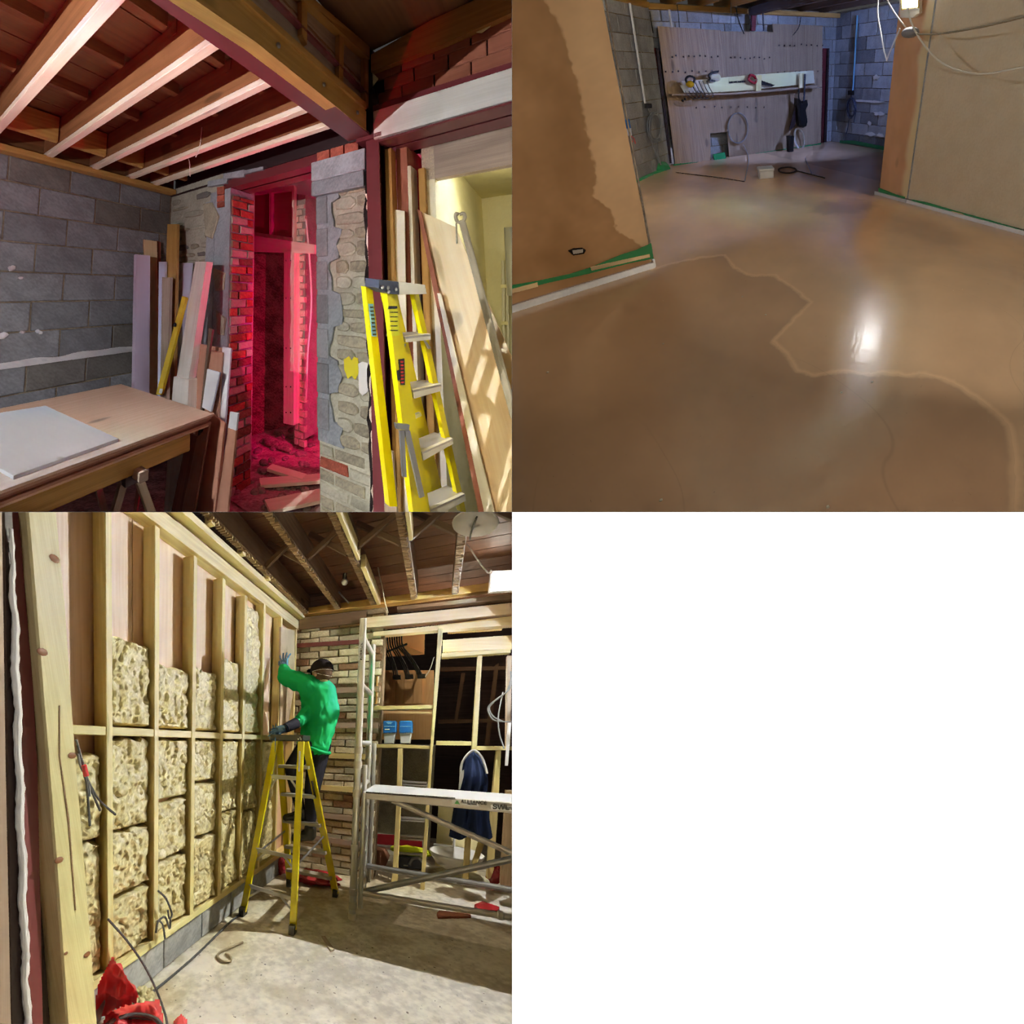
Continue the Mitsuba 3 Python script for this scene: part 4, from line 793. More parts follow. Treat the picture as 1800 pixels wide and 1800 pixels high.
for pts, m, r_, lab in ((((1176, 17), (1178, 30), (1181, 48)), 'white_plastic', .02, 'white twisted strip hanging above the left board'), (((1190, 8), (1193, 30), (1194, 48)), 'black', .006, 'black cable hanging just right of the white strip'),
                        (((1294, 13), (1298, 35), (1308, 60)), 'black', .008, 'black cable hanging over the middle board'), (((1285, 0), (1285, 30), (1285, 53)), 'grey_cable', .006, 'grey cable hanging straight above the middle board'),
                        (((1315, 12), (1318, 30), (1322, 48)), 'black', .006, 'black cable hanging by the red steel stub'), (((1341, 24), (1342, 54)), 'navy_plastic', .01, 'blue black cable right of the red steel stub'),
                        (((1408, 30), (1404, 48), (1394, 62)), 'black', .006, 'black cable hanging over the right board'), (((1142, 20), (1145, 40), (1148, 58)), 'black', .008, 'black cable in the corner left of the boards'), (((1102, 2), (1112, 60), (1118, 118)), 'grey_cable', .008, 'grey cable beside the left conduit'),
                        (((1369, 0), (1371, 18)), 'white_plastic', .008, 'short pale cable end under the ceiling')):
    solo('hanging_cable', tube(spline(bface(*pts, o=.06), 5), r_, 6), m, lab, 'cable')
BAY = PL(nb, V3(2.62, 6.55, 0) + nb * .05)
def conduit(plane, line, soc, coil, tail, lab, m):
    k = thing('wall_conduit', lab, 'conduit')
    part(k, 'tube', tube(face(line, plane), .018, 8), 'white_plastic' if m else 'lightblue')
    x, y = soc
    n = plane[0] if plane[0] @ (R.cam - R.at(x, y, plane)) > 0 else -plane[0]
    part(k, 'socket', plate(face([(x - 4, y - 4), (x + 4, y - 4), (x + 4, y + 4), (x - 4, y + 4)], plane) + n * .05, -n * .05), 'black')
    c = thing('cable_coil', 'dark cable coil hanging from the socket of the ' + ('left conduit' if m else 'right conduit'), 'cable')
    for i, (rx, ry, dx) in enumerate(((coil[2], coil[3], 0), (coil[2] * .8, coil[3] * .92, 1), (coil[2] * .9, coil[3] * 1.08, -.5))):
        th = np.linspace(0, 2 * np.pi, 25)[:-1]
        part(c, 'loop', tube(face([(coil[0] + dx + rx * math.cos(a), coil[1] + ry * math.sin(a) + i) for a in th], plane) + n * (.03 + .015 * i), .012, 6, closed=True), 'grey_cable' if m else 'navy_plastic')
    for t_ in tail: part(c, 'tail', tube(spline(face(t_, plane) + n * .02, 5), .011, 6), 'grey_cable' if m else 'navy_plastic')
conduit(BAY, [(1106, 0), (1134, 182)], (1137, 186), (1147, 222, 12, 24), [[(1140, 240), (1148, 262), (1157, 286)], [(1156, 236), (1154, 262), (1160, 290)], [(1137, 186), (1140, 196), (1147, 200)]], 'white conduit running down the angled block wall to a socket', 1)
PR = PX(6.38)
conduit(PR, [(1507, 27), (1499, 160)], (1497, 163), (1499, 188, 7.5, 16), [[(1494, 200), (1492, 222), (1486, 243)], [(1506, 194), (1502, 215)], [(1497, 165), (1498, 172)]], 'pale conduit running down the far right block wall to a socket', 0)
gp = trimesh.creation.icosphere(subdivisions=3, radius=1.0); gp.vertices *= [.22, .12, .12]; gp.vertices *= (.7 + .6 * meshkit.fbm(gp.vertices * 9, 3))[:, None]; gp.vertices += R.at(1158, 296, PZ(0)) + [-.05, -.12, .03]
solo('plastic_heap', from_tm(gp), 'green_tape', 'crumpled green membrane at the foot of the left conduit', 'membrane')
solo('membrane_strip', plate(face([(1118, 308), (1150, 296), (1172, 290), (1178, 294), (1150, 303), (1118, 318)], PZ(.03)), (0, 0, -.03)), 'green_tape', 'green membrane on the floor below the angled block wall', 'membrane')
solo('membrane_strip', plate(bface((1184, 289), (1250, 283), (1300, 275), (1368, 264), (1443, 252), (1443, 256), (1368, 268), (1300, 280), (1184, 294), o=.03), NB * .03), 'green_tape', 'thin green and blue membrane edge under the plywood boards', 'membrane')
solo('membrane_strip', plate(face([(1476, 247), (1500, 247), (1556, 258), (1556, 265), (1500, 253), (1476, 252)], PX(6.39)), (.01, 0, 0)), 'green_tape', 'dark green membrane edge below the far right block wall', 'membrane')
solo('membrane_offcut', plate(bface((1254, 272), (1274, 268), (1277, 280), (1257, 284), o=.06), NB * .05), 'green_tape', 'green offcut standing in the square hole of the board', 'membrane')
sw2 = thing('wall_switch', 'blue taped switch box with loose red wires on the angled block wall', 'switch')
part(sw2, 'tape', plate(face([(1098, 211), (1106, 209), (1109, 225), (1101, 227)], BAY) , -nb * .03), 'blue_plastic')
part(sw2, 'plate', plate(face([(1101, 226), (1109, 225), (1111, 238), (1104, 239)], BAY), -nb * .02), 'white_plastic')
for k in (((1105, 238), (1112, 243), (1115, 252)), ((1106, 240), (1110, 250), (1106, 246))): part(sw2, 'wire', tube(spline(face(k, BAY) + nb * .02, 4), .006, 5), 'red_plastic')
# things hanging from and standing by the boards
th = np.linspace(0, 2 * np.pi, 33)[:-1]
cc = thing('cable_ring', 'thin silver cable ring hanging on the lower middle board', 'cable')
for i in range(2): part(cc, 'loop', tube(bface(*[(1297 + (17 + i) * math.cos(a), 225 + (26 + i) * math.sin(a)) for a in th], o=.03 + .01 * i), .008, 6, closed=True), 'hoop')
part(cc, 'tail', tube(spline(np.vstack([bface((1307, 254), (1314, 270), o=.06), face([(1316, 282), (1313, 300), (1309, 318)], PZ(.02))]), 5), .008, 6), 'hoop')
bg = thing('tool_bag', 'black cloth bag hanging from the right end of the shelf', 'bag')
part(bg, 'strap', tube(spline(bface((1404, 156), (1404, 172), (1408, 180), o=.22), 4), .016, 6), 'black')
part(bg, 'strap', tube(spline(bface((1415, 130), (1414, 160), (1413, 178), o=.22), 4), .016, 6), 'navy_plastic')
part(bg, 'bag_body', plate(bface((1403, 173), (1412, 181), (1420, 176), (1422, 184), (1418, 193), (1421, 214), (1419, 222), (1413, 225), (1407, 222), (1404, 205), o=.24), NB * .14, bevel=.03), 'black')
solo('brown_strap', plate(bface((1402, 172), (1405, 184), (1397, 222), (1388, 230), (1389, 222), o=.15), NB * .02), 'redply' if False else 'old_strap' if False else 'steel_dark', 'brown black strap hanging left of the black bag', 'strap')
wc = thing('white_cable_coil', 'white cable coil hanging low under the black bag', 'cable')
for i in range(3): part(wc, 'loop', tube(bface(*[(1405 + (7 + i) * math.cos(a) + 2.5 * math.sin(a), 244 + (17 + i) * math.sin(a)) for a in th], o=.08 + .02 * i), .009, 6, closed=True), 'white_plastic')
part(wc, 'tail', tube(spline(np.vstack([bface((1411, 264), o=.08), face([(1418, 285), (1427, 306)], PZ(.015))]), 5), .007, 6), 'grey_cable')
solo('black_bucket', lathe([(0, 0), (.07, 0), (.08, .3), (.07, .3), (.06, .05), (0, .05)], R.at(1389, 266, PZ(0)), (0, 0, 1), 16), 'black', 'small black tub standing on the screed before the lower right board', 'tub')
fb = R.at(1336, 315, PZ(0)); f2 = R.at(1360, 313, PZ(0)); dx = unit(f2 - fb); dy = V3(-dx[1], dx[0], 0)
bl = thing('white_block', 'white insulation block standing on the wet screed', 'block')
L_ = np.linalg.norm(f2 - fb)
part(bl, 'body', plate([fb, fb + dx * L_, fb + dx * L_ + V3(0, 0, .12), fb + V3(0, 0, .12)], dy * .18, bevel=.006), 'white_plastic')
part(bl, 'lid', plate([fb + V3(0, 0, .12) - dx * .012 - dy * .01, fb + dx * (L_ + .012) + V3(0, 0, .12) - dy * .01, fb + dx * (L_ + .012) + V3(0, 0, .155) - dy * .01, fb - dx * .012 + V3(0, 0, .155) - dy * .01], dy * .2, bevel=.006), 'sticker_white')
solo('floor_hoop', tube(face([(1384 + 15.5 * math.cos(a), 299 + 5 * math.sin(a)) for a in th], PZ(.015)), .012, 6, closed=True), 'steel_dark', 'dark cable hoop lying on the far screed', 'cable')
solo('floor_cable', tube(spline(face([(1400, 300), (1420, 305), (1440, 310), (1450, 313)], PZ(.008)), 4), .008, 5), 'steel_dark', 'dark cable trailing from the hoop across the screed', 'cable')
solo('floor_cable', tube(spline(face([(1188, 303), (1230, 308), (1270, 313), (1309, 319)], PZ(.008)), 4), .006, 5), 'steel_dark', 'thin dark cable crossing the screed before the left board', 'cable')
# loose grains on the screed
for px, py in ((1162, 880), (1455, 892), (1533, 672), (1479, 691), (963, 655), (1305, 522), (1346, 554), (1166, 605), (1745, 846)):
    r_ = .006; m = trimesh.creation.icosphere(subdivisions=1, radius=r_); m.vertices *= [1.3, 1, .7]; m.vertices += R.at(px, py, PZ(0)) + [0, 0, .004]
    solo('grit_grain', from_tm(m, 'floor'), 'masonry', 'pale grain of grit on the screed', 'grit', 'grit grains on the screed')
# --- cream wall on the right with its plastered end
XR = 3.96
wr = struct('wall_right', box((XR, -.3, .05), (XR + .1, 2.52, 2.7), 'creamgrey'), 'masonry', 'smooth cream plaster wall on the right')
def pil_fn(p, n, uv):
    m = fbm(uv.x * 8, uv.y * 4, 2.0, octaves=4); e = smoothstep(.10, .03, uv.x + .05 * (noise(uv.x * 9, uv.y * 7, 3) - .5) + .04 * (noise(4.0, uv.y * 2.5, 8) - .5))
    s = smoothstep(.62, .8, noise(uv.x * 10, uv.y * 4.5, 6)) * smoothstep(.9, .2, uv.y)
    c = mix(lin(214, 170, 134).tolist(), lin(198, 150, 112).tolist(), m) * (1 - .25 * s)
    return mix(c, lin(226, 210, 170).tolist(), e * .85)
scene['pillar_plaster'] = {'type': 'twosided', 'bsdf': {'type': 'principled', 'base_color': proc(pil_fn), 'roughness': .6, 'specular': .3}}
pm = box((XR - .004, 2.535, .05), (XR + .1, 2.945, 2.7), 'cream'); pm.uv = np.stack([pm.v[:, 1] - 2.535, pm.v[:, 2]], 1)
pil = struct('wall_pillar', pm, 'pillar_plaster', 'orange brown plaster strip at the end of the cream wall')
struct('trim_1', box((XR - .001, 2.518, .05), (XR + .05, 2.538, 2.7), 'concrete'), 'masonry', 'grey groove line between cream and orange plaster')  # solid grey strip in place of an open groove
for y0, y1, lab in ((-.3, 2.52, 'white edging strip along the foot of the cream wall'), (2.53, 3.0, 'white edging strip round the foot of the orange plaster')):
    solo('skirting_upstand', box((XR - .03, y0, 0), (XR - .01, y1, .04), 'chalk'), 'masonry', lab, 'edging')
z_ = lambda x, y: R.at(x, y, PX(XR - .012))
solo('membrane_strip', plate([z_(1603, 351), z_(1630, 356), z_(1680, 371), z_(1740, 387), z_(1830, 415), z_(1830, 432), z_(1700, 393), z_(1604, 362)], (.008, 0, 0)), 'green_tape', 'long green membrane along the foot of the cream wall', 'membrane')
solo('membrane_strip', plate([z_(1544, 330), z_(1560, 336), z_(1575, 342), z_(1590, 346), z_(1590, 352), z_(1570, 345), z_(1544, 337)], (.008, 0, 0)), 'green_tape', 'short green membrane at the foot of the orange plaster', 'membrane')
solo('batten_strip', plate(face([(1748, 393), (1769, 399), (1770, 406), (1747, 400)], PX(XR - .02)), (.01, 0, 0), 'plytan'), 'wood', 'pale wooden block on the green membrane of the cream wall', 'batten')
solo('batten_strip', plate(face([(1672, 371), (1692, 376), (1694, 379), (1676, 375)], PX(XR - .02)), (.01, 0, 0), 'plytan'), 'wood', 'thin wooden piece further back on the green membrane of the cream wall', 'batten')
# --- the site lamp and its cables
la = thing('flood_lamp', 'lit yellow flood lamp fixed at the top of the orange plaster', 'lamp')
lf_ = lambda *pix, o=0.0: face(pix, PX(3.90 - o))
part(la, 'housing', plate(lf_((1580, -25), (1616, -25), (1616, 22), (1604, 31), (1582, 31)), (.05, 0, 0)), 'cable_white', 'pale yellow housing')
part(la, 'frame', plate(lf_((1582, -22), (1614, -22), (1614, 14), (1584, 18), o=.012), (.012, 0, 0)), 'yellow_level')
part(la, 'lens', plate(lf_((1585, -20), (1612, -20), (1612, 11), (1585.5, 14), o=.02), (.008, 0, 0)), 'white_plastic', 'glowing lens', emitter={'type': 'area', 'radiance': {'type': 'rgb', 'value': [900.0, 780.0, 520.0]}})
jb_ = R.at(1600, 57, PX(3.8))
js = trimesh.creation.icosphere(subdivisions=2, radius=1); js.vertices *= [.05, .1, .05]; js.vertices += jb_
solo('cable_joint', from_tm(js), 'grey_cable', 'grey cable joint hanging below the flood lamp', 'cable joint')
for pts, m, lab in ((((1612, 60), (1650, 60), (1700, 52), (1750, 42), (1830, 22)), 'pipe_grey', 'thick beige cable running right from the joint'), (((1595, 15), (1602, 40), (1612, 60), (1630, 86), (1655, 110), (1690, 125), (1730, 130), (1770, 124), (1830, 112)), 'cable_white', 'white cable sagging across the cream wall'),
                    (((1556, -6), (1572, 22), (1592, 48)), 'cable_white', 'thin white cable from the ceiling to the joint'), (((1544, -8), (1543, 25), (1548, 55), (1553, 85), (1558, 104)), 'white_plastic', 'flat white cable pair hanging left of the lamp'),
                    (((1582, 50), (1570, 78), (1564, 92), (1558, 107)), 'white_plastic', 'flat cable rising from the loose end to the joint')):
    solo('lamp_cable', tube(spline(face(pts, PX(3.72)), 6), .007 if 'thin' in lab else .009, 6), m, lab, 'cable')
# --- unseen lights of room B
lamp_spot('light_b_far', (5.7, 3.7, 2.3), (4.9, 6.5, 2.0), np.array([.42, .6, 1.35]) * 34, 58, 40)  # unseen bluish source behind the pillar, lights the plywood boards
lamp_point('light_b_left', (1.0, 4.5, 2.3), np.array([.85, 1.0, 1.15]) * 4.2)  # unseen cool source, lights the angled block wall
lamp_point('light_b_front', (1.386, -.176, 1.585), np.array([1.0, .88, .72]) * 2.5)  # unseen warm source by the camera, lights the near screed
lamp_spot('light_b_plaster', (1.386, -.176, 1.585), (.2, 2.9, 2.1), np.array([1.0, .88, .68]) * 10, 48, 30)  # unseen spot aimed at the brown plaster wall
lamp_spot('light_b_cream', (1.386, -.176, 1.585), (3.96, 1.7, 1.8), np.array([1.0, .95, .85]) * 17, 50, 30)  # out of view, aimed at the cream wall
# ================================================================== ROOM C: stud wall being filled with mineral wool, a man on a stepladder
R = ROOM_C
XF = -1.51                                   # face of the studs
YB = 4.2                                     # face of the brick wall and of the stud frame beside it
def concrete_fn(p, n, uv):
    u, v = uv.x, uv.y
    m = fbm(u * 3, v * 3, 1.0, octaves=4); s = fbm(u * 30, v * 30, 2.0); d = noise(u * 70, v * 70, 3); b = smoothstep(.58, .78, fbm(u * 5 + 9, v * 5, 4, octaves=4))
    c = mix(lin(216, 208, 188).tolist(), lin(170, 160, 140).tolist(), smoothstep(.3, .75, m * .6 + s * .4))
    c = mix(c, lin(150, 132, 108).tolist(), b * .5)
    return c * (1 - .3 * smoothstep(.93, .97, d))
scene['concrete_floor'] = {'type': 'twosided', 'bsdf': {'type': 'bumpmap', 'arbitrary': proc(mas_bump, 2e-3), 'scale': 0.008, 'nested_bsdf': {'type': 'diffuse', 'reflectance': proc(concrete_fn)}}}
def wool_fn(p, n, uv):
    m = fbm(p.x * 26, p.y * 26, p.z * 26, octaves=4); f = noise(p.x * 140, p.y * 140, p.z * 60)
    return mix(lin(206, 196, 150).tolist(), lin(162, 150, 112).tolist(), smoothstep(.25, .8, m * .7 + f * .3))
scene['wool'] = {'type': 'twosided', 'bsdf': {'type': 'diffuse', 'reflectance': proc(wool_fn)}}
cf = plate([V3(-1.75, -.2, 0), V3(3.0, -.2, 0), V3(3.0, 7.2, 0), V3(-1.75, 7.2, 0)], (0, 0, -.05), 'floor'); cf.uv = cf.v[:, :2].copy()
struct('floor', cf, 'concrete_floor', 'dusty pale concrete floor of the insulated room')
# --- left wall: block base, sole plate, studs, noggins, sheathing
bw = struct('wall_left', box((-1.66, -.2, 0), (-1.535, YB, .215), 'mortardark'), 'masonry', 'low course of grey blocks under the stud wall')
courses(bw, 'block', (-1.525, 1.0, 0), (0, 1, 0), (0, 0, 1), 3.2, .218, .44, .218, ['blocklight', 'concrete'], (1, 0, 0), gap=.008, deep=.03, off=.2, seed=2)
sh = struct('wall_left', box((-1.66, -.2, .2), (-1.606, YB + .1, 3.0), 'plypink'), 'wood', 'pink brown plywood sheathing behind the studs')
for y in (.46, 1.06, 1.66, 2.26, 2.86, 3.46):
    part(sh, 'sheathing_sheet', box((-1.606, y + .003, .25), (-1.598, y + .597, 2.9), 'plypink', bevel=.002))
solo('sole_plate', bar((XF - .045, .8, .24), (XF - .045, YB, .24), .05, .1, (0, 0, 1), 'stud'), 'wood', 'long pale timber sole plate lying on the low block course', 'timber')
solo('top_plate', bar((XF - .06, .8, 2.745), (XF - .06, YB, 2.83), .1, .13, (0, 0, 1), 'stud'), 'wood', 'long pale timber top plate of the stud wall', 'timber')
solo('top_plate', bar((XF + .03, .8, 2.84), (XF + .03, YB, 2.92), .05, .09, (0, 0, 1), 'stud'), 'wood', 'upper timber running above the top plate along the joists', 'timber')
SY = (1.045, 1.40, 1.755, 2.13, 2.50, 2.86, 3.235, 3.655, 4.1)
SW = .042
for i, y in enumerate(SY):
    top = 2.70 if i < 6 else 2.76
    solo('wall_stud', bar((XF - .034, y, .265), (XF - .034, y, top), SW, .088, (0, 1, 0), 'stud'), 'wood', 'pale upright stud of the insulated wall, ' + ['first from the front, half behind the leaning post', 'second from the front', 'third from the front', 'fourth from the front', 'fifth from the front', 'sixth from the front', 'seventh from the front, near the stepladder', 'eighth from the front, beside the man', 'last, in the corner'][i], 'stud', 'studs of the left wall')
    if i < 8:
        y1 = SY[i + 1]; z = 1.53
        solo('wall_noggin', bar((XF - .036, y + SW / 2, z), (XF - .036, y1 - SW / 2, z), .045, .084, (0, 0, 1), 'stud'), 'wood', 'short timber noggin between two studs at mid height, ' + ['first', 'second', 'third', 'fourth', 'fifth', 'sixth', 'seventh', 'last'][i] + ' from the front', 'noggin', 'noggins of the left wall')
# --- mineral wool batts, rough and torn
def batt(y0, y1, z0, z1, seed, label, top_rag=.03, x0=-1.535, amp=.075, mat='wool'):
    ny, nz = max(8, int((y1 - y0) / .0065)), max(10, int((z1 - z0) / .007))
    def fn(u, v):
        y, z = y0 + (y1 - y0) * u, z0 + (z1 - z0) * v
        P = np.stack([y, z, 0 * y + seed], -1)
        rid = np.abs(meshkit.fbm(P * [11, 6, 1], 4, seed) - .5) * 2
        big = meshkit.fbm(P * [5, 3.5, 1], 3, seed + 3); fine = meshkit.fbm(P * [70, 60, 1], 3, seed + 5)
        e = np.minimum(np.minimum(u, 1 - u) * (y1 - y0), np.minimum(v, 1 - v) * (z1 - z0))
        edge = np.clip(e / .035, 0, 1) ** .5
        P2 = P + .05 * (meshkit.fbm(P * 14 + 7, 2)[..., None] - .5) * np.array([1, 1, 0])
        cre = np.minimum(np.abs(meshkit.fbm(P2 * [13, 7, 1], 3, seed) - .5) * 9, 1)          # torn creases
        mid = meshkit.fbm(P * [26, 20, 1], 3, seed + 11)
        edge = np.clip(e / .014, 0, 1) ** .6
        x = x0 - .075 + (.055 + amp * .55 * (big - .45) + .014 * cre + .020 * (mid - .5) + .020 * (fine - .5)) * edge + .012
        wob = .012 * (meshkit.noise(np.stack([z * 18, y * 0 + seed, y * 0], -1)) - .5)
        yy = y + wob * np.where(np.abs(u - .5) > .4, 1, 0)
        zz = z + top_rag * (v > .97) * (meshkit.noise(np.stack([y * 30, 0 * y, 0 * y + seed], -1)) - .5)
        return np.stack([np.clip(x, -1.592, XF + .035), yy, zz], -1)
    s = grid(fn, ny, nz)
    # close it at the back
    ring = np.concatenate([np.arange(nz), np.arange(1, ny) * nz + nz - 1, (ny - 1) * nz + np.arange(nz - 2, -1, -1), np.arange(ny - 2, 0, -1) * nz])
    bk = s.v[ring].copy(); bk[:, 0] = -1.597
    o = len(s.v); k = len(ring); F = []
    for i in range(k): a, b = ring[i], ring[(i + 1) % k]; F += [[a, b, o + i], [b, o + (i + 1) % k, o + i]]
    m = Msh(np.vstack([s.v, bk]), np.vstack([s.f, F]), None, True)
    return solo('wool_batt', m, mat, label, 'insulation', 'mineral wool batts in the stud wall')
BAYS = [((1.07, 1.375), [(.27, .97), (.98, 1.41)], 'first bay'), ((1.425, 1.73), [(.27, .62), (.63, .985), (.99, 1.50), (1.56, 2.03)], 'second bay'), ((1.78, 2.105), [(.27, .72), (.73, 1.10), (1.11, 1.50), (1.56, 1.95)], 'third bay'),
        ((2.155, 2.475), [(.27, .78), (.79, 1.18), (1.19, 1.50), (1.56, 2.0)], 'fourth bay'), ((2.525, 2.835), [(.27, .9), (.91, 1.5), (1.56, 2.14)], 'fifth bay'), ((2.885, 3.21), [(.27, .85), (.86, 1.5), (1.56, 2.67)], 'sixth bay'), ((3.26, 3.63), [(.27, 1.05), (1.06, 1.5)], 'seventh bay')]
sd = 3
for (y0, y1), zs, nm in BAYS:
    for k, (z0, z1) in enumerate(zs):
        sd += 1
        wl_ = ['lowest', 'second lowest', 'third up', 'topmost'][k] if len(zs) == 4 else (['lower', 'upper'][k] if len(zs) == 2 else ['lowest', 'middle', 'topmost'][k])
        batt(y0, y1, z0, z1, sd, f'{wl_} mineral wool batt in the {nm}')
# --- leaning timber and steel column at the left edge
lp = thing('leaning_post', 'heavy pale timber post leaning at the left, knots and a crack in its face', 'post')
PF = PX(-1.2)
part(lp, 'timber', plate(face([(46, 880), (99, 880), (106, 960), (116, 1060), (124, 1180), (136, 1352), (152, 1540), (174, 1830), (120, 1830), (101, 1560), (85, 1352), (66, 1120), (53, 960)], PF), (-.12, -.02, 0), 'post', grain=(0, .17, -1), bevel=.006))
pass
for px, py, r_ in ((96, 982, .012), (75, 1146, .012), (127, 1328, .011), (104, 1512, .011), (153, 1678, .01), (116, 1676, .005)):
    part(lp, 'knot', lathe([(0, .002), (r_, .0015), (r_ * 1.1, -.002)], R.at(px, py, PX(-1.199)), (1, 0, 0), 10, 1, 1.5), 'knot')
part(lp, 'crack', plate(face([(104, 1240), (106, 1240), (106, 1330), (122, 1440), (134, 1600), (132, 1600), (119, 1440), (104, 1330)], PX(-1.1985)), (-.003, 0, 0)), 'crack')
solo('back_post', plate(face([(38, 880), (48, 880), (60, 1060), (85, 1360), (105, 1560), (126, 1830), (108, 1830), (88, 1560), (70, 1340), (52, 1090)], PX(-1.25)), (-.1, 0, 0), 'greyed'), 'wood', 'weathered grey timber edge just behind the leaning post', 'timber')
sc_ = thing('steel_stanchion', 'dark red steel stanchion at the left edge with a bead of white foam', 'column')
part(sc_, 'flange', plate(face([(8, 880), (21, 880), (35, 1350), (52, 1830), (22, 1830), (14, 1350)], PX(-1.22)), (-.05, 0, 0)), 'steel_dark')
part(sc_, 'web', plate(face([(20, 880), (40, 880), (66, 1350), (76, 1830), (48, 1830), (34, 1350)], PX(-1.235)), (-.02, 0, 0)), 'steel_red')
part(sc_, 'inner_flange', plate(face([(40, 880), (54, 880), (84, 1350), (112, 1830), (74, 1830), (62, 1350)], PX(-1.28)), (-.1, 0, 0)), 'steel_dark')
fz = np.linspace(0, 1, 90); q = random.Random(4)
for_y = lambda t: 930 + 880 * t
fm = [V3(*R.at(20 + 28 * t + (1.8 * math.sin(t * 40) + q.uniform(-1, 1)) * (1 if t > .06 else .3), for_y(t), PX(-1.21))) for t in fz]
rad = [.004 + .0065 * min(1, t * 5) + .004 * q.random() for t in fz]
part(sc_, 'foam_bead', tube(fm, np.array(rad), 8), 'white_foam' if False else 'sticker_white', 'ragged bead of white expanding foam')
solo('edge_timber', plate(face([(-30, 880), (3, 880), (10, 1350), (20, 1830), (-30, 1830)], PX(-1.19)), (-.05, 0, 0), 'greyed'), 'wood', 'grey brown timber at the very left edge', 'timber')
# --- red plastic sheet, cable and hose at lower left
rp_ = [(168, 1775), (170, 1735), (198, 1681), (207, 1697), (243, 1750), (238, 1762), (282, 1745), (288, 1790), (330, 1785), (326, 1815), (180, 1830)]
def crumple(pix, plane, h, seed, n=26):
    P = face(pix, plane); poly = Polygon([(p_[0], p_[1]) for p_ in pix]); (x0, y0, x1, y1) = poly.bounds
    V, F, idx = [], [], {}
    st = 3.0
    for i in range(int((x1 - x0) / st) + 2):
        for j in range(int((y1 - y0) / st) + 2):
            x, y = x0 + i * st, y0 + j * st
            from shapely.geometry import Point
            pt = Point(x, y)
            if not poly.buffer(1.5).contains(pt): continue
            w = R.at(x, y, plane); dd = poly.exterior.distance(pt)
            r1 = abs(meshkit.noise(np.array([[x / 26, y / 30, seed]]))[0] - .5) * 2; r2 = abs(meshkit.noise(np.array([[x / 13, y / 14, seed + 9.]]))[0] - .5) * 2
            idx[(i, j)] = len(V); V.append(w + plane[0] * h * (r1 + .35 * r2) * min(1, dd / 8))
    for (i, j), a in idx.items():
        b, c, d = idx.get((i + 1, j)), idx.get((i + 1, j + 1)), idx.get((i, j + 1))
        if None not in (b, c, d): F += [[a, b, c], [a, c, d]]
    return Msh(V, F, None, True)
PS = P3(R.at(200, 1790, PZ(.02)), R.at(290, 1790, PZ(.02)), R.at(205, 1700, PX(-1.3)))
PS = (PS[0] / np.linalg.norm(PS[0]) * (1 if PS[0][2] > 0 else -1), PS[1] / np.linalg.norm(PS[0]) * (1 if PS[0][2] > 0 else -1))
solo('plastic_sheet', crumple([(168, 1790), (170, 1735), (198, 1681), (207, 1697), (243, 1750), (240, 1764), (200, 1776), (186, 1790)], PS, .06, 2.0), 'red_plastic', 'crumpled red plastic sheet folded up beside the leaning post', 'plastic sheet')
PS2 = P3(R.at(180, 1830, PZ(.03)), R.at(290, 1830, PZ(.03)), R.at(230, 1768, PZ(.10)))
k_ = np.linalg.norm(PS2[0]) * (1 if PS2[0][2] > 0 else -1); PS2 = (PS2[0] / k_, PS2[1] / k_)
solo('plastic_sheet', crumple([(180, 1800), (186, 1784), (215, 1768), (280, 1757), (288, 1790), (286, 1830), (170, 1830)], PS2, .05, 5.0), 'red_plastic', 'lower fold of red plastic sheet under the coiled hose', 'plastic sheet')
solo('plastic_sheet', crumple([(300, 1810), (304, 1797), (318, 1783), (330, 1795), (332, 1830), (296, 1830)], PZ(.02), .05, 8.0), 'red_plastic', 'small red plastic scrap on the floor right of the hose', 'plastic sheet')
hs = thing('coiled_hose', 'dark coiled hose lying on the red plastic sheet', 'hose')
for i in range(3):
    part(hs, 'coil', tube(spline(face([(178 + 4 * i, 1815), (196 + 3 * i, 1796 - 2 * i), (235, 1784 + 4 * i), (270 - 3 * i, 1790 + 4 * i), (292 - 5 * i, 1812)], PZ(.10 - .02 * i)), 6), .011, 8), 'membrane')
solo('floor_cable', tube(spline(face([(190, 1616), (225, 1656), (255, 1700), (278, 1748), (292, 1790), (296, 1830)], P3(R.at(190, 1616, PX(-1.46)), R.at(296, 1810, PZ(.05)), R.at(278, 1748, PZ(.12)))), 6), .006, 8), 'membrane', 'black cable arching from the mineral wool to the floor', 'cable')
solo('floor_membrane', tube(spline(face([(262, 1748), (300, 1718), (350, 1674), (400, 1625), (428, 1602)], PZ(.012)), 6), .008, 6), 'membrane', 'black membrane edge along the foot of the block course', 'membrane')
for pts, m in ((((137, 1325), (143, 1350), (151, 1362), (156, 1380), (158, 1400)), 'grey_cable'), (((140, 1325), (148, 1350), (156, 1375), (176, 1408), (203, 1432)), 'membrane'), (((134, 1300), (145, 1340), (150, 1362)), 'grey_cable'), (((136, 1310), (150, 1360), (165, 1400), (176, 1425)), 'membrane'), (((148, 1362), (152, 1376), (155, 1410), (158, 1452)), 'membrane')):
    solo('stud_cable', tube(spline(face(pts, PX(-1.44)), 6), .006, 6), m, 'cable of the bundle hanging out of the first bay beside the leaning post', 'cable', 'cables in the first bay')
solo('cable_tape', tube(face([(147, 1345), (152, 1364)], PX(-1.43)), .012, 8), 'red_plastic', 'red tape round the hanging cable bundle', 'tape')
for pts in (((274, 1640), (278, 1620), (286, 1626), (290, 1650)), ((276, 1580 + 40), (290, 1612), (298, 1632), (300, 1612)), ((278, 1566), (292, 1580), (302, 1606), (298, 1615), (295, 1600))):
    solo('stud_cable', tube(spline(face(pts, PX(-1.45)), 6), .006, 6), 'membrane', 'dark cable loop poking out of the third bay low down', 'cable', 'cables in the third bay')
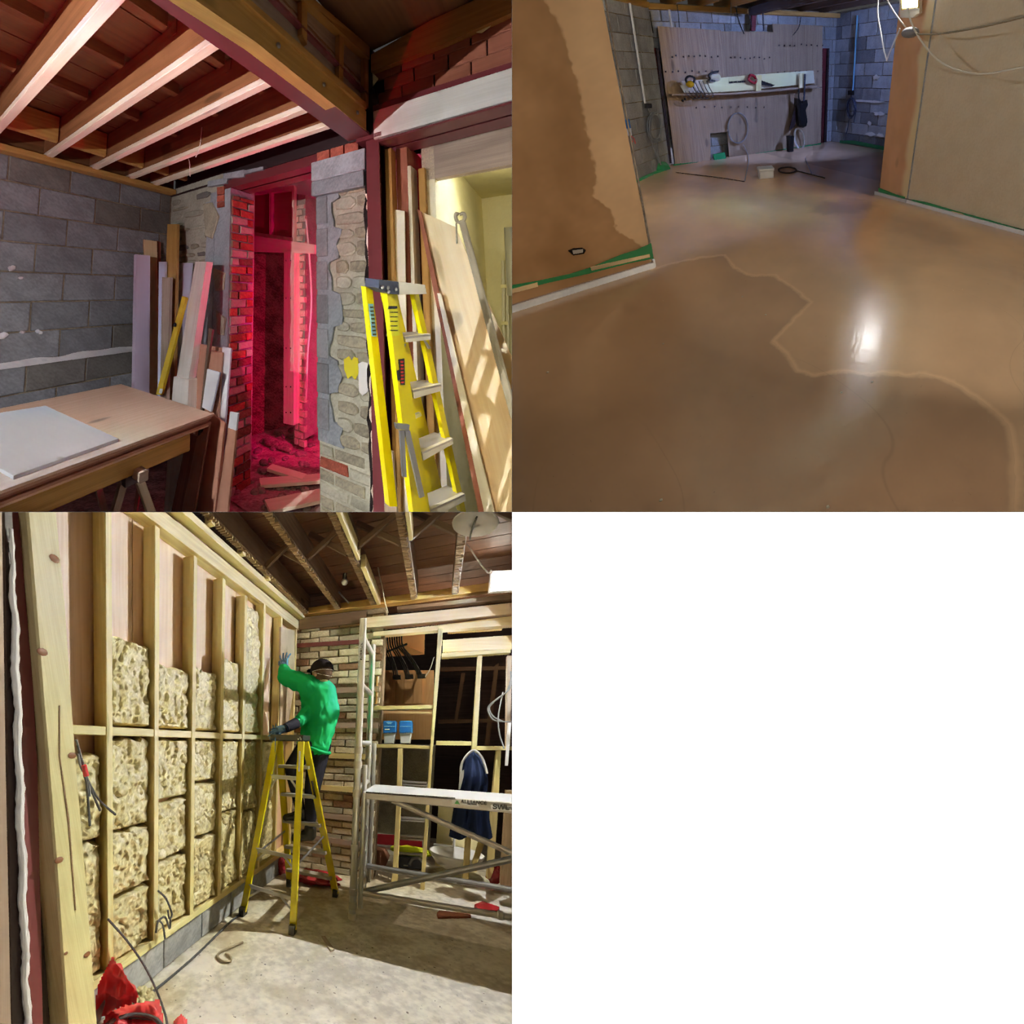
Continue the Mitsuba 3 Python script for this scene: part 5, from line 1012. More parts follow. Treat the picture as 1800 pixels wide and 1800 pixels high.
solo('stud_cable', tube(spline(face([(169, 900), (172, 1000), (171, 1100), (172, 1240)], PX(-1.6)), 6), .005, 6), 'membrane', 'black cable clipped down the back of the first bay', 'cable')
# litter on the floor
for px, py, s, m, lab in ((404, 1670, .05, 'dark_scrap', ''),): pass
solo('floor_strip', tube(spline(face([(427, 1656), (408, 1664), (388, 1673), (382, 1682), (394, 1690), (406, 1688), (404, 1680), (396, 1676)], PZ(.012)), 5), .008, 6), 'sticker_none' if False else 'pipe_grey', 'bent strip of metal lying on the floor before the block course', 'strip')
solo('floor_shim', plate(face([(565, 1645), (572, 1645), (588, 1669), (581, 1672)], PZ(.008)), (0, 0, -.008), 'greyed'), 'wood', 'flat grey wooden shim lying on the floor right of the stepladder', 'shim')
q = random.Random(12); bits = []
for k in range(170):
    px, py = q.uniform(290, 890), q.uniform(1640, 1795)
    c = R.at(px, py, PZ(0)); s = q.uniform(.002, .0055)
    m = trimesh.creation.icosphere(subdivisions=0, radius=s); m.vertices *= [q.uniform(.6, 1.8), q.uniform(.6, 1.8), .6]; m.vertices += c
    bits.append(from_tm(m, q.choice(['rubble', 'floor', 'mortardark'])))
solo('floor_crumbs', join(*bits), 'masonry', 'crumbs of debris scattered over the concrete floor', 'debris', kind='stuff')
bits = []
for k in range(60):
    px, py = q.uniform(236, 270), q.uniform(1736, 1764); c = R.at(px, py, PZ(.01)); s = q.uniform(.008, .02)
    m = trimesh.creation.icosphere(subdivisions=1, radius=s); m.vertices += c; bits.append(from_tm(m))
solo('wool_shreds', join(*bits), 'wool', 'shreds of mineral wool on the floor by the red plastic sheet', 'wool shreds', kind='stuff')
# --- brick wall at the back
bk = struct('wall_back', box((-1.75, YB + .02, 0), (-.56, YB + .2, 2.95), 'mortardark'), 'masonry', 'old brick wall with remains of white paint behind the man')
strips = (2.075, 1.69, 1.35, .98, .66, .38)
courses(bk, 'brick', (-1.6, YB, 0), (1, 0, 0), (0, 0, 1), 1.03, 2.86, .225, .0765, ['whitebrick', 'whitebrick', 'whitebrick', 'whitebrick', 'brownbrick', 'mortar'], (0, -1, 0), gap=.011, deep=.04, bevel=.006, jit=.005, seed=3, skip=lambda s, h: any(abs(h - z) < .035 for z in strips))
for z in strips: part(bk, 'bonding_timber', box((-1.56, YB - .02, z - .03), (-.58, YB + .03, z + .03), 'stud' if z in (.98, 1.35) else 'greyed'), label='timber strip built into the brickwork')
part(bk, 'steel_flat', plate(face([(521, 1131), (636, 1124), (636, 1131), (521, 1138)], PY(YB - .03)), (0, .03, 0)), 'steel_red', 'dark red steel flat bolted along the bricks')
part(bk, 'head_timber', box((-1.5, YB - .03, 2.78), (-.75, YB + .05, 2.90), 'old'))
solo('corner_board', plate(face([(494, 1102), (518, 1108), (518, 1200), (505, 1290), (492, 1290)], PX(-1.49)), (-.02, 0, 0), 'greyed'), 'wood', 'greyed board standing in the corner behind the man', 'board')
# --- ceiling: sarking boards, joists with plaster keys, struts
ck = struct('ceiling', box((-1.8, .8, 3.22), (2.6, 5.4, 3.26), 'dark'), 'wood', 'dark roof boarding above the joists')
for k in range(22): part(ck, 'sarking_board', box((-1.75, .9 + k * .2, 3.2), (2.5, .9 + k * .2 + .19, 3.222), 'sarking'))
solo('joist_plate', bar((-1.5, 4.16, 2.955), (2.2, 4.16, 2.955), .07, .1, (0, 0, 1), 'amber'), 'wood', 'timber plate carrying the far ends of the ceiling joists', 'timber')
xj = (-1.432, -1.07, -.70, -.315, .045, .40)
for i, x in enumerate(xj[:5]):
    w = .06
    j = thing('ceiling_joist', 'old ceiling joist ribbed with plaster key marks, ' + ['first', 'second', 'third', 'fourth', 'fifth', 'sixth', 'seventh'][i] + ' from the left wall', 'joist', 'old joists over the stud wall room')
    ye = 4.16 if i < 5 else 3.2
    part(j, 'timber', bar((x + w / 2, 1.0, 3.03), (x + w / 2, ye, 3.03), w, .19, (1, 0, 0), 'old'))
    q = random.Random(i); ribs = []
    for k in range(110):
        y = 1.1 + k * .0275
        if y > ye - .05: break
        ribs.append(box((x + .004, y, 2.926 - q.uniform(0, .006)), (x + w * q.uniform(.6, .98), y + .012, 2.937), 'lath'))
    part(j, 'plaster_key', join(*ribs), 'wood', 'ribs of old plaster on the underside', stuff=True)
    if i in (2, 3): part(j, 'side_batten', bar((x + w + .014, 1.0, 2.96), (x + w + .014, 3.05 if i == 2 else 2.9, 2.96), .026, .1, (1, 0, 0), 'stud'), label='pale batten nailed to its side')
    if i == 2: part(j, 'side_batten', bar((x + w + .02, 3.2, 2.97), (x + w + .02, 4.12, 2.97), .036, .1, (1, 0, 0), 'stud'))
for i in range(5):
    for z0, z1, dy in ((2.95, 3.16, 0), (3.16, 2.95, .05)):
        solo('herringbone_strut', bar((xj[i] + .06, 2.95 + dy, z0), (xj[i + 1], 2.95 + dy, z1), .03, .04, (0, 1, 0), 'old'), 'wood', 'herringbone strut, ' + ('rising' if dy == 0 else 'falling') + ' to the right, in gap ' + ['one', 'two', 'three', 'four', 'five'][i] + ' between old joists from the left', 'strut', 'herringbone struts between the joists')
for y in (2.18, 2.62, 3.1):
    solo('joist_noggin', bar((XF + .06, y, 2.93), (-1.40, y, 2.93), .05, .05, (0, 1, 0), 'stud'), 'wood', 'short pale noggin between the top plate and the first old joist', 'noggin', 'noggins above the top plate')
dsc = lathe([(0, .01), (.03, .0), (.03, .012), (.125, .012), (.13, .0), (.125, -.006), (0, -.004)], R.at(835, 919, PZ(2.86)), unit(V3(-.25, -.1, -1)), 28)
dk = thing('ceiling_disc', 'round grey galvanised disc hanging under the joists at the upper right', 'disc')
part(dk, 'plate', dsc, 'alu_dull')
part(dk, 'flex', tube(spline(face([(838, 909), (830, 930), (826, 948)], PZ(2.82)), 5), .006, 6), 'black')
solo('ceiling_cable', tube(spline(face([(664, 993), (667, 1012), (672, 1032), (676, 1055), (682, 1077)], PY(3.9)), 5), .006, 6), 'cable_white', 'thin pale cable dangling from the joists above the scaffold', 'cable')
solo('ceiling_cable', tube(spline(face([(582, 1005), (586, 1026), (600, 1046), (613, 1060)], PY(4.0)), 5), .009, 6), 'grey_cable', 'thick grey cable between the joists near the brick wall', 'cable')
solo('ceiling_cable', tube(spline(face([(822, 957), (840, 985), (857, 1006), (864, 1002)], PY(3.7)), 5), .006, 6), 'white_plastic', 'white cable running down to the flood light', 'cable')
solo('light_bulb', from_tm(trimesh.creation.icosphere(subdivisions=2, radius=.03).apply_translation(R.at(606, 1023, PY(3.6)))), 'porcelain', 'small white bulb between the old joists', 'bulb')
part('light_bulb', 'cap', tube(face([(606, 1018), (606, 1008)], PY(3.6)), .018, 8), 'black')
# --- beams and frame to the right of the brick wall
solo('lintel_beam', plate(face([(640, 1086), (770, 1073), (905, 1059), (905, 1078), (770, 1092), (640, 1104)], PY(YB - .06)), (0, .12, 0), 'pinkbeam' if False else 'plypink'), 'wood', 'pinkish grey beam across the top of the stud frame', 'beam')
solo('lintel_beam', plate(face([(656, 1111), (770, 1099), (905, 1082), (905, 1098), (770, 1108), (656, 1118)], PY(YB - .02)), (0, .1, 0), 'plytan'), 'wood', 'second timber under the pinkish beam', 'beam')
solo('lintel_beam', plate(face([(698, 1066), (760, 1060), (905, 1043), (905, 1052), (698, 1072)], PY(YB - .1)), (0, .1, 0), 'old'), 'wood', 'dark timber above the pinkish beam', 'beam')
solo('infill_board', plate(face([(778, 1125), (905, 1116), (905, 1140), (778, 1146)], PY(YB + .02)), (0, .04, 0), 'plytan'), 'wood', 'wide board over the right hand openings of the frame', 'board')
FR = 'frame_timber'
def member(pix, lab, t='stud', y=YB - .02, d=.09): solo(FR, plate(face(pix, PY(y)), (0, d, 0), t, bevel=.003), 'wood', lab, 'timber')
member([(770, 1104), (779, 1104), (760, 1330), (746, 1566), (738, 1566), (755, 1330)], 'tall upright stud in the middle of the far frame', y=YB - .03)
member([(840, 1152), (848, 1152), (838, 1320), (828, 1470), (823, 1546), (813, 1546), (820, 1470), (829, 1320)], 'second upright stud of the far frame, behind the jacket')
member([(699, 1316), (708, 1315), (704, 1420), (699, 1530), (698, 1555), (687, 1555), (690, 1530), (696, 1420)], 'short stud under the tub rail of the far frame')
member([(873, 1320), (881, 1318), (876, 1420), (868, 1530), (862, 1545), (856, 1545), (863, 1420)], 'upright stud at the right of the hanging jacket')
member([(892, 1152), (900, 1152), (898, 1312), (890, 1312)], 'upright stud at the right edge of the upper frame', t='greyed')
member([(776, 1148), (898, 1140), (898, 1147), (776, 1156)], 'top rail over the right openings of the frame')
member([(658, 1241), (762, 1239), (761, 1246), (657, 1248)], 'upper shelf rail of the frame above the clear tubs')
member([(655, 1308), (700, 1308), (757, 1311), (757, 1317), (700, 1315), (655, 1314)], 'rail of the frame carrying the two clear tubs')
member([(767, 1302), (829, 1303), (829, 1311), (766, 1310)], 'short rail right of the middle stud')
member([(838, 1311), (900, 1312), (900, 1319), (838, 1319)], 'short rail above the hanging jacket')
member([(661, 1188), (664, 1188), (662, 1237), (659, 1237)], 'thin upright at the left of the warm plywood panel', t='amber')
member([(890, 1390), (905, 1390), (900, 1560), (880, 1556)], 'thick brown post at the right edge below the scaffold board', t='lath', y=YB - .1)
struct('wall_back', plate(face([(655, 1178), (763, 1178), (763, 1300), (655, 1300)], PY(4.95)), (0, .05, 0), 'plywarm'), 'wood', 'warm plywood panel behind the upper left of the frame')
sh_ = 'wall_back_' + f'{sum(1 for k in labels if k.startswith("wall_back") and "__" not in k) - 1:03d}'
for k in range(5): part(sh_, 'panel_strip', plate(face([(663 + k * 16, 1182), (663 + k * 16 + 15.4, 1182), (663 + k * 16 + 15.4, 1237), (663 + k * 16, 1237)], PY(4.93)), (0, .02, 0), 'plywarm', grain=(0, 0, 1)))
solo('orange_board', plate(face([(663, 1119), (742, 1111), (747, 1114), (746, 1150), (663, 1155)], PY(5.0)), (0, .02, 0)), 'warm_panel', 'orange lit board seen above the black cables', 'board')  # soffit lit orange: that light is put into the paint
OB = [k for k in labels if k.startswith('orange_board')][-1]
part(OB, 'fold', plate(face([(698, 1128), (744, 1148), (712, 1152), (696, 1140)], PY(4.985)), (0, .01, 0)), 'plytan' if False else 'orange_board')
solo('orange_board', plate(face([(787, 1108), (883, 1099), (882, 1108), (787, 1114)], PY(5.0)), (0, .02, 0)), 'orange_board', 'narrow orange lit strip between the beam and the wide board', 'board')  # paint carries the orange of the light here too
struct('wall_back', box((-3.0, 6.6, 0), (2.6, 6.7, 3.6), 'dark'), 'wood', 'dark brown boarding at the back of the store behind the frame')
struct('wall_back', box((-.7, 5.3, 0), (-.02, 5.36, 1.5), 'mortar'), 'masonry', 'dim pale block wall low behind the frame')
struct('wall_right', box((.05, 5.1, 0), (.5, 5.16, .95), 'cream'), 'masonry', 'pale cabinet side low behind the jacket')
for x0, x1 in ((799, 806), (813, 819)):
    solo('store_stud', plate(face([(x0 + 12, 1183), (x1 + 12, 1183), (x1 - 2, 1270), (x0 - 1, 1270)] if x0 == 799 else [(870, 1170), (877, 1165), (860, 1310), (852, 1310)], PY(5.6)), (0, .06, 0), 'old'), 'wood', 'dark upright timber at the back of the store' if x0 == 799 else 'dark slanting timber at the right of the store', 'timber')
for z_, lab in ((1183, 'upper'), (1275, 'lower')):
    solo('store_rail', plate(face([(770, z_ - 10), (890, z_ - 12), (890, z_ - 6), (770, z_ - 3)], PY(5.6)), (0, .06, 0), 'old'), 'wood', lab + ' dark rail at the back of the store', 'timber')
# black cables over the orange board
for k in range(9):
    x0 = 672 + k * 4.2; t_ = (0, 0, 0, 1, 1, 1, 2, 2, 2)[k]; xe = (697, 718, 740)[t_] + (k % 3) * 3 - 3
    solo('black_cable', tube(spline(face([(x0, 1112), (x0 + 2, 1135), (x0 + (xe - x0) * .35, 1150), (x0 + (xe - x0) * .7, 1168), (xe, 1190)], PY(4.75 - .02 * (k % 3))), 6), .009, 6), 'black', 'black cable of the bunch falling from the beam to the three boxes', 'cable', 'black cable bunch')
solo('black_cable', tube(spline(face([(664, 1155), (680, 1146), (700, 1138), (716, 1132)], PY(4.6)), 5), .012, 6), 'black', 'black cable crossing the bunch diagonally', 'cable')
solo('pale_cable', tube(spline(face([(763, 1155), (756, 1176), (747, 1190)], PY(4.705)), 5), .006, 6), 'cable_white', 'pale cable curving beside the right cable box', 'cable')
for x, y, lab in ((690, 1187, 'left'), (712, 1186, 'middle'), (734, 1185, 'right')):
    solo('cable_box', plate(face([(x, y), (x + 14, y - 1), (x + 14, y + 6), (x, y + 7)], PY(4.7)), (0, .06, 0), bevel=.004), 'black', f'small black box at the {lab} end of the cable bunch', 'box')
for pts in (((898, 1180), (896, 1210), (874, 1228), (860, 1240), (858, 1250), (866, 1264), (880, 1268), (900, 1269)), ((900, 1190), (890, 1216), (868, 1234), (860, 1246), (868, 1260), (884, 1268)), ((884, 1216), (876, 1260), (878, 1290), (886, 1316))):
    solo('grey_cable', tube(spline(face(pts, PY(YB - .08)), 6), .007, 6), 'grey_cable', 'grey cable looping out at the right edge of the frame', 'cable', 'grey cables at the right edge')
solo('white_batten', plate(face([(893, 1270), (899, 1270), (893, 1346), (888, 1346)], PY(YB - .05)), (0, .03, 0)), 'white_plastic', 'short white strip standing at the right edge of the frame', 'strip')
# tubs
for i, (x0, lab) in enumerate(((673, 'clear plastic tub with a blue printed lid, left one on the rail'), (701.5, 'clear plastic tub with a blue lid, right one on the rail'))):
    tb = thing('plastic_tub', lab, 'tub', 'tubs on the frame rail')
    y = YB - .01
    part(tb, 'body', plate(face([(x0 + 1, 1288), (x0 + 22, 1288), (x0 + 19, 1307), (x0 + 2, 1307)], PY(y)), (0, .1, 0), bevel=.006), 'clear_plastic')
    part(tb, 'lid', plate(face([(x0, 1269), (x0 + 2, 1267), (x0 + 22, 1267), (x0 + 23.5, 1269), (x0 + 23, 1288), (x0, 1289)], PY(y - .01)), (0, .12, 0), bevel=.008), 'blue_plastic')
    part(tb, 'lid_band', plate(face([(x0 + 1.5, 1276), (x0 + 21.5, 1276), (x0 + 21.5, 1277.6), (x0 + 1.5, 1277.6)], PY(y - .013)), (0, .005, 0)), 'lightblue')
    if i == 0: part(tb, 'lid_print', plate(face([(x0 + 3, 1281), (x0 + 12, 1281), (x0 + 12, 1283), (x0 + 3, 1283)], PY(y - .013)), (0, .005, 0)), 'sticker_white'); part(tb, 'lid_print', plate(face([(x0 + 5, 1269), (x0 + 18, 1269), (x0 + 14, 1272.5), (x0 + 9, 1272.5)], PY(y - .013)), (0, .005, 0)), 'lightblue')
# jacket on the frame
jk = thing('work_jacket', 'navy work jacket with pale grey hood lining hanging on the far frame', 'jacket')
def jac(u, v):
    prof = np.array([(832, 832, 1320), (816, 848, 1334), (811, 856, 1356), (809, 858, 1376), (806, 856, 1395), (797, 858, 1420), (793, 861, 1445), (789, 866, 1470)])
    k = np.clip(v * 7, 0, 6.999); i = k.astype(int); f = k - i; row = prof[i] * (1 - f[..., None]) + prof[i + 1] * f[..., None]
    px = row[..., 0] + (row[..., 1] - row[..., 0]) * u; py = row[..., 2] + 3 * np.sin(u * 9) * (v > .95)
    out = np.zeros(px.shape + (3,))
    for a in np.ndindex(px.shape): out[a] = R.at(px[a], py[a], PY(YB - .06))
    out[..., 1] -= .09 * np.sin(np.pi * u) ** .6 * np.minimum(1, v * 3) + .025 * np.sin(u * 19 + 3 * v) * np.minimum(1, v * 2)
    return out
jm = grid(jac, 40, 44)
part(jk, 'body', jm, 'navy_cloth')
part(jk, 'hood_edge', tube(spline(face([(811, 1372), (810, 1352), (816, 1334), (832, 1319), (846, 1330), (853, 1348), (856, 1360)], PY(YB - .1)), 6), .012, 7), 'grey_cloth', 'pale grey lining edge of the hood')
part(jk, 'sleeve_lining', plate(face([(808, 1362), (816, 1352), (815, 1366), (809, 1388), (806, 1388)], PY(YB - .14)), (0, .02, 0)), 'grey_cloth')
# lower store: aluminium steps, tool case, basin and clutter
al = thing('aluminium_steps', 'aluminium step ladder standing behind the far frame', 'ladder')
part(al, 'rail', plate(face([(707, 1370), (703, 1372), (690, 1545), (694, 1545)], PY(4.55)), (0, .03, 0)), 'alu')
part(al, 'rail', plate(face([(750, 1378), (753, 1378), (748, 1510), (744, 1510)], PY(4.55)), (0, .03, 0)), 'alu')
for y0 in (1372, 1377, 1436, 1440, 1468, 1473, 1499): part(al, 'step', plate(face([(704 - (y0 - 1372) * .05, y0), (750, y0 + 3), (750, y0 + 6), (704 - (y0 - 1372) * .05, y0 + 3)], PY(4.54)), (0, .05, 0)), 'alu')
solo('red_sheet', plate(face([(650, 1466), (690, 1468), (742, 1476), (742, 1490), (690, 1488), (650, 1486)], PY(5.0)), (0, .03, 0)), 'red_dark', 'dark red panel low behind the frame', 'panel')
solo('store_pipe', tube(face([(649, 1487), (690, 1490)], PY(4.9)), .03, 10), 'white_plastic', 'short white pipe lying below the dark red panel', 'pipe')
tc = thing('tool_case', 'dark tool case lying behind the frame uprights', 'case')
part(tc, 'body', plate(face([(700, 1506), (746, 1508), (746, 1530), (700, 1526)], PY(4.6)), (0, .25, 0), bevel=.012), 'navy_plastic')
part(tc, 'badge', plate(face([(709, 1520), (717, 1521), (717, 1523), (709, 1522)], PY(4.595)), (0, .01, 0)), 'sticker_white')
part(tc, 'handle', tube(spline(face([(720, 1520), (726, 1510), (736, 1508), (743, 1515)], PY(4.58)), 5), .018, 7), 'zinc')
hv_ = trimesh.creation.icosphere(subdivisions=2, radius=1); hv_.vertices *= [.22, .1, .06]; hv_.vertices *= (.6 + .8 * meshkit.fbm(hv_.vertices * 14, 3))[:, None]; hv_.vertices += R.at(724, 1496, PY(4.75))
solo('hivis_vest', from_tm(hv_), 'hivis', 'crumpled yellow high visibility vest on the tool case', 'vest')
solo('cardboard_box', plate(face([(650, 1492), (674, 1496), (682, 1512), (678, 1522), (650, 1520)], PY(4.7)), (0, .2, 0), 'mdf'), 'wood', 'brown cardboard box at the left of the tool case', 'box')
bs_c = R.at(800, 1528, PZ(0)) + V3(0, 0, .0)
bs_c = R.at(800, 1527, PY(4.75)); bs_c[2] = max(bs_c[2], .0)
solo('wash_basin', lathe([(0, 0), (.12, .0), (.2, .05), (.265, .15), (.28, .19), (.265, .19), (.19, .07), (0, .03)], bs_c, (0, 0, 1), 28), 'porcelain', 'white wash basin standing on the floor behind the frame', 'basin')
solo('window_frame', join(*[tube(face(p_, PY(4.95)), .015, 6) for p_ in (((762, 1484), (798, 1488)), ((798, 1488), (800, 1440)), ((799, 1488), (799, 1488)))][:2]), 'white_plastic', 'white frame corner leaning behind the jacket', 'frame')
solo('prop_timber', plate(face([(842, 1478), (852, 1482), (838, 1520), (830, 1518)], PY(4.4)), (0, .05, 0), 'stud'), 'wood', 'short timber leaning below the jacket', 'timber')
solo('prop_timber', plate(face([(818, 1472), (828, 1474), (824, 1546), (813, 1546)], PY(4.25)), (0, .05, 0), 'stud'), 'wood', 'upright short timber under the jacket', 'timber')
def lump(name, px, py, plane, s, mat, lab, cat, seed=1):
    m = trimesh.creation.icosphere(subdivisions=3, radius=1); m.vertices *= (.55 + .9 * meshkit.fbm(m.vertices * 2.2 + seed, 3))[:, None]; m.vertices *= s; m.vertices += R.at(px, py, plane)
    solo(name, from_tm(m), mat, lab, cat)
lump('red_cloth', 869, 1536, PY(4.5), [.07, .06, .1], 'red_dark', 'crumpled dark red cloth at the right behind the scaffold', 'cloth', 2)
lump('red_cloth', 552, 1542, PZ(.05), [.26, .16, .07], 'red_dark', 'red plastic sheet heaped on the floor under the brick wall', 'plastic sheet', 5)
lump('red_cloth', 495, 1520, PZ(.1), [.06, .09, .12], 'red_dark', 'red plastic bunched in the corner by the last stud', 'plastic sheet', 7)
solo('red_board', plate(face([(768, 1605), (772, 1600), (826, 1606), (828, 1610), (770, 1611)], PZ(.02)), (0, 0, -.02), 'redply'), 'wood', 'reddish board offcut on the floor under the scaffold', 'board')
solo('red_board', plate(face([(834, 1590), (848, 1584), (878, 1594), (874, 1601), (840, 1597)], PZ(.03)), (0, 0, -.03)), 'red_dark', 'red plastic piece on the floor under the scaffold at the right', 'plastic sheet')
# --- yellow stepladder under the man
ld = thing('stepladder', 'yellow A frame stepladder with aluminium steps that the man stands on', 'stepladder')
FLt, FLb = V3(-1.285, 3.06, 1.50), V3(-1.43, 2.79, .03)
FRt, FRb = V3(-1.045, 3.05, 1.50), V3(-.943, 2.70, .03)
BLt, BLb = V3(-1.30, 3.18, 1.50), V3(-1.309, 3.597, .03)
BRt, BRb = V3(-1.05, 3.18, 1.50), V3(-.82, 3.57, .03)
wx = unit(FRb - FLb)
for a, b in ((FLt, FLb), (FRt, FRb)):
    k = part(ld, 'front_rail', bar(a, b, .022, .055, (0, 1, 0), 'stud'), 'yellow')
for a, b in ((BLt, BLb), (BRt, BRb)):
    part(ld, 'rear_rail', bar(a, b, .03, .06, (0, 1, 0), 'stud'), 'yellow')
for b in (FLb, FRb, BLb, BRb): part(ld, 'foot', box(b - [.022, .04, .03], b + [.022, .03, .045]), 'black', 'black rubber foot')
part(ld, 'cap', box((-1.32, 3.02, 1.50), (-1.02, 3.22, 1.555), 'stud', bevel=.01), 'black', 'black moulded top cap')
for p_ in ((-1.035, 3.015), (-1.06, 3.015), (-1.045, 3.015)): part(ld, 'rivet', lathe([(0, .004), (.007, .002), (.008, 0)], V3(p_[0], p_[1] + .003, 1.52 + .014 * (p_[0] == -1.045)), (0, -1, 0), 8), 'alu')
mixp = lambda a, b, z: a + (b - a) * (z - a[2]) / (b[2] - a[2])
for z in (1.19, .56, .25):
    a, b = mixp(FLt, FLb, z), mixp(FRt, FRb, z)
    s_ = part(ld, 'front_bar', bar(a, b, .012, .035, (0, 1, .1), 'stud'), 'alu')
    for e, d_ in ((a, 1), (b, -1)): part(ld, 'brace', bar(e + wx * d_ * .01 - V3(0, 0, .10), e + (b - a) * .28 * d_ - V3(0, 0, .01), .006, .018, (0, 1, 0), 'stud'), 'alu')
for z in (1.27, 1.0, .73, .46, .2):
    a, b = mixp(BLt, BLb, z), mixp(BRt, BRb, z)
    part(ld, 'step', bar(a - V3(0, .02, 0), b - V3(0, .02, 0), .09, .03, (0, 1, 0), 'stud'), 'alu_dull')
for x0, x1 in ((FRt, BRt), (FLt, BLt)):
    f0, r0 = mixp(x0, FRb if x0 is FRt else FLb, .50), mixp(x1, BRb if x1 is BRt else BLb, .62)
    part(ld, 'spreader', bar(f0, r0, .006, .022, (1, 0, 0), 'stud'), 'zinc')
part(ld, 'sticker', plate([mixp(BRt, BRb, z) + V3(-.012 + dx_, -.034, 0) for z, dx_ in ((1.15, 0), (1.15, .02), (1.0, .02), (1.0, 0))], (0, .002, 0)), 'ink', 'black and red sticker')
part(ld, 'sticker', plate([mixp(FRt, FRb, z) + V3(-.006 + dx_, -.030, 0) for z, dx_ in ((1.42, 0), (1.42, .016), (1.25, .016), (1.25, 0))], (0, .002, 0)), 'sticker_white', 'white printed label')
# --- the man: one continuous body, clothes over it
Q = lambda px, py, y: R.at(px, py, PY(y))
hipL, hipR, chest, neck = Q(541, 1312, 3.42), Q(562, 1312, 3.56), Q(556, 1222, 3.50), Q(566, 1196, 3.46)
shL, shR = Q(541, 1204, 3.40), Q(572, 1218, 3.58)
elL, wrL = Q(502, 1190, 3.44), Q(500, 1176, 3.56)
elR, wrR = Q(527, 1268, 3.30), Q(502, 1280, 3.14)
knL, anL = Q(512, 1350, 3.34), Q(529, 1430, 3.42)
knR, anR = Q(548, 1392, 3.42), Q(545, 1462, 3.44)
toR, toL = anR + V3(-.12, -.06, -.06), anL + V3(-.12, -.05, -.05)
man = thing('person', 'man in green sweatshirt, black cap and black trousers working on the stepladder', 'person')
waist = (hipL + hipR) / 2 + V3(0, 0, .12)
body = hull([((hipL, .10), (knL, .07)), ((knL, .068), (anL, .045)), ((hipR, .11), (knR, .072)), ((knR, .07), (anR, .045)), ((anR, .045), (toR, .035)), ((anL, .045), (toL, .035)), ((hipL, .10), (hipR, .11)), (((hipL + hipR) / 2, .12), (waist, .12)), ((waist, .12), (chest, .13)),
             ((neck, .05), (chest, .12)), ((shL, .06), (elL, .045)), ((elL, .043), (wrL, .03)), ((shR, .06), (elR, .045)), ((elR, .043), (wrR, .03)), ((shL, .065), (shR, .065))], .03, 6)
part(man, 'body', from_tm(body), 'trousers')
jum = hull([((waist - V3(-.01, 0, .08), .15), (chest + V3(.04, .02, -.16), .185)), ((chest + V3(.04, .02, -.16), .185), (chest + V3(.03, 0, 0), .165)), ((chest, .155), (shL, .105)), ((chest, .155), (shR, .10)), ((shL, .095), (neck - V3(0, 0, .03), .06)), ((shR, .09), (neck - V3(0, 0, .03), .06)),
            ((shL, .10), (elL, .085)), ((elL, .08), (wrL, .055)), ((shR, .08), (elR, .06)), ((elR, .055), (elR + (wrR - elR) * .3, .045))], .012, 10)
vv = jum.vertices; nn = jum.vertex_normals
fold = np.abs(meshkit.fbm(vv * [11, 11, 5] + 3, 3) - .5) * 2 - .3
jum.vertices = vv + nn * (.028 * fold)[:, None]
part(man, 'sweatshirt', from_tm(jum), 'jumper', 'green sweatshirt')
hem = np.array([waist + V3(.15 * math.cos(a), .15 * math.sin(a), -.13 - .05 * math.cos(a)) for a in np.linspace(0, 2 * np.pi, 33)[:-1]])
part(man, 'hem', tube(hem, .018, 7, closed=True), 'jumper')
hc = Q(566, 1182, 3.44)
face_dir = unit(V3(-.85, .45, -.12)); side = unit(np.cross(face_dir, [0, 0, 1])); upv = np.cross(side, face_dir)
hd = hull([((hc + upv * .03, .088), (hc + face_dir * .015 + upv * .0, .082)), ((hc + face_dir * .04 - upv * .05, .06), (hc + face_dir * .06 - upv * .09, .035)), ((hc + face_dir * .02 - upv * .03, .07), (hc, .08)), ((hc - upv * .06, .055), (neck - V3(0, 0, .02), .055)), ((hc + face_dir * .085 - upv * .02, .012), (hc + face_dir * .1 - upv * .03, .014))], .012, 6)
hd_k = part(man, 'head', from_tm(hd), 'skin')
for s_ in (-1, 1):
    e_ = hc + side * s_ * .084 - upv * .015
    er = trimesh.creation.icosphere(subdivisions=2, radius=1); er.vertices = er.vertices @ np.stack([face_dir * .022, side * .010, upv * .034]) + e_
    part(hd_k, 'ear', from_tm(er), 'skin')
    ey = trimesh.creation.icosphere(subdivisions=1, radius=.011); ey.vertices += hc + face_dir * .079 + side * s_ * .03 + upv * .005
    part(hd_k, 'eye', from_tm(ey), 'sticker_white')
part(hd_k, 'mouth', tube([hc + face_dir * .088 + side * .02 - upv * .07, hc + face_dir * .094 - upv * .072, hc + face_dir * .088 - side * .02 - upv * .07], .006, 6), 'red_dark')
hr = trimesh.creation.icosphere(subdivisions=3, radius=.094); k_ = hr.vertices @ face_dir < .02; hr.vertices *= [1, 1, 1]
hr = trimesh.intersections.slice_mesh_plane(hr, -face_dir, face_dir * .012); hr = trimesh.intersections.slice_mesh_plane(hr, upv, -upv * .085); hr.vertices += hc
part(man, 'hair', from_tm(hr), 'hair')
cp = trimesh.creation.icosphere(subdivisions=3, radius=.108); cp = trimesh.intersections.slice_mesh_plane(cp, unit(upv + .15 * face_dir), -upv * .012); cp.vertices = cp.vertices + hc + upv * .016
cpk = part(man, 'cap', from_tm(cp), 'cap', 'black cap')
br = [hc + upv * .045 + face_dir * (.085 + .075 * math.cos(a)) + side * .08 * math.sin(a) for a in np.linspace(-1.6, 1.6, 13)]
part(cpk, 'brim', plate(br, -upv * .008), 'cap')
bd = [hc + unit(side * math.cos(a) - face_dir * math.sin(a)) * .106 + upv * (.0) for a in np.linspace(-.2, 3.34, 24)]
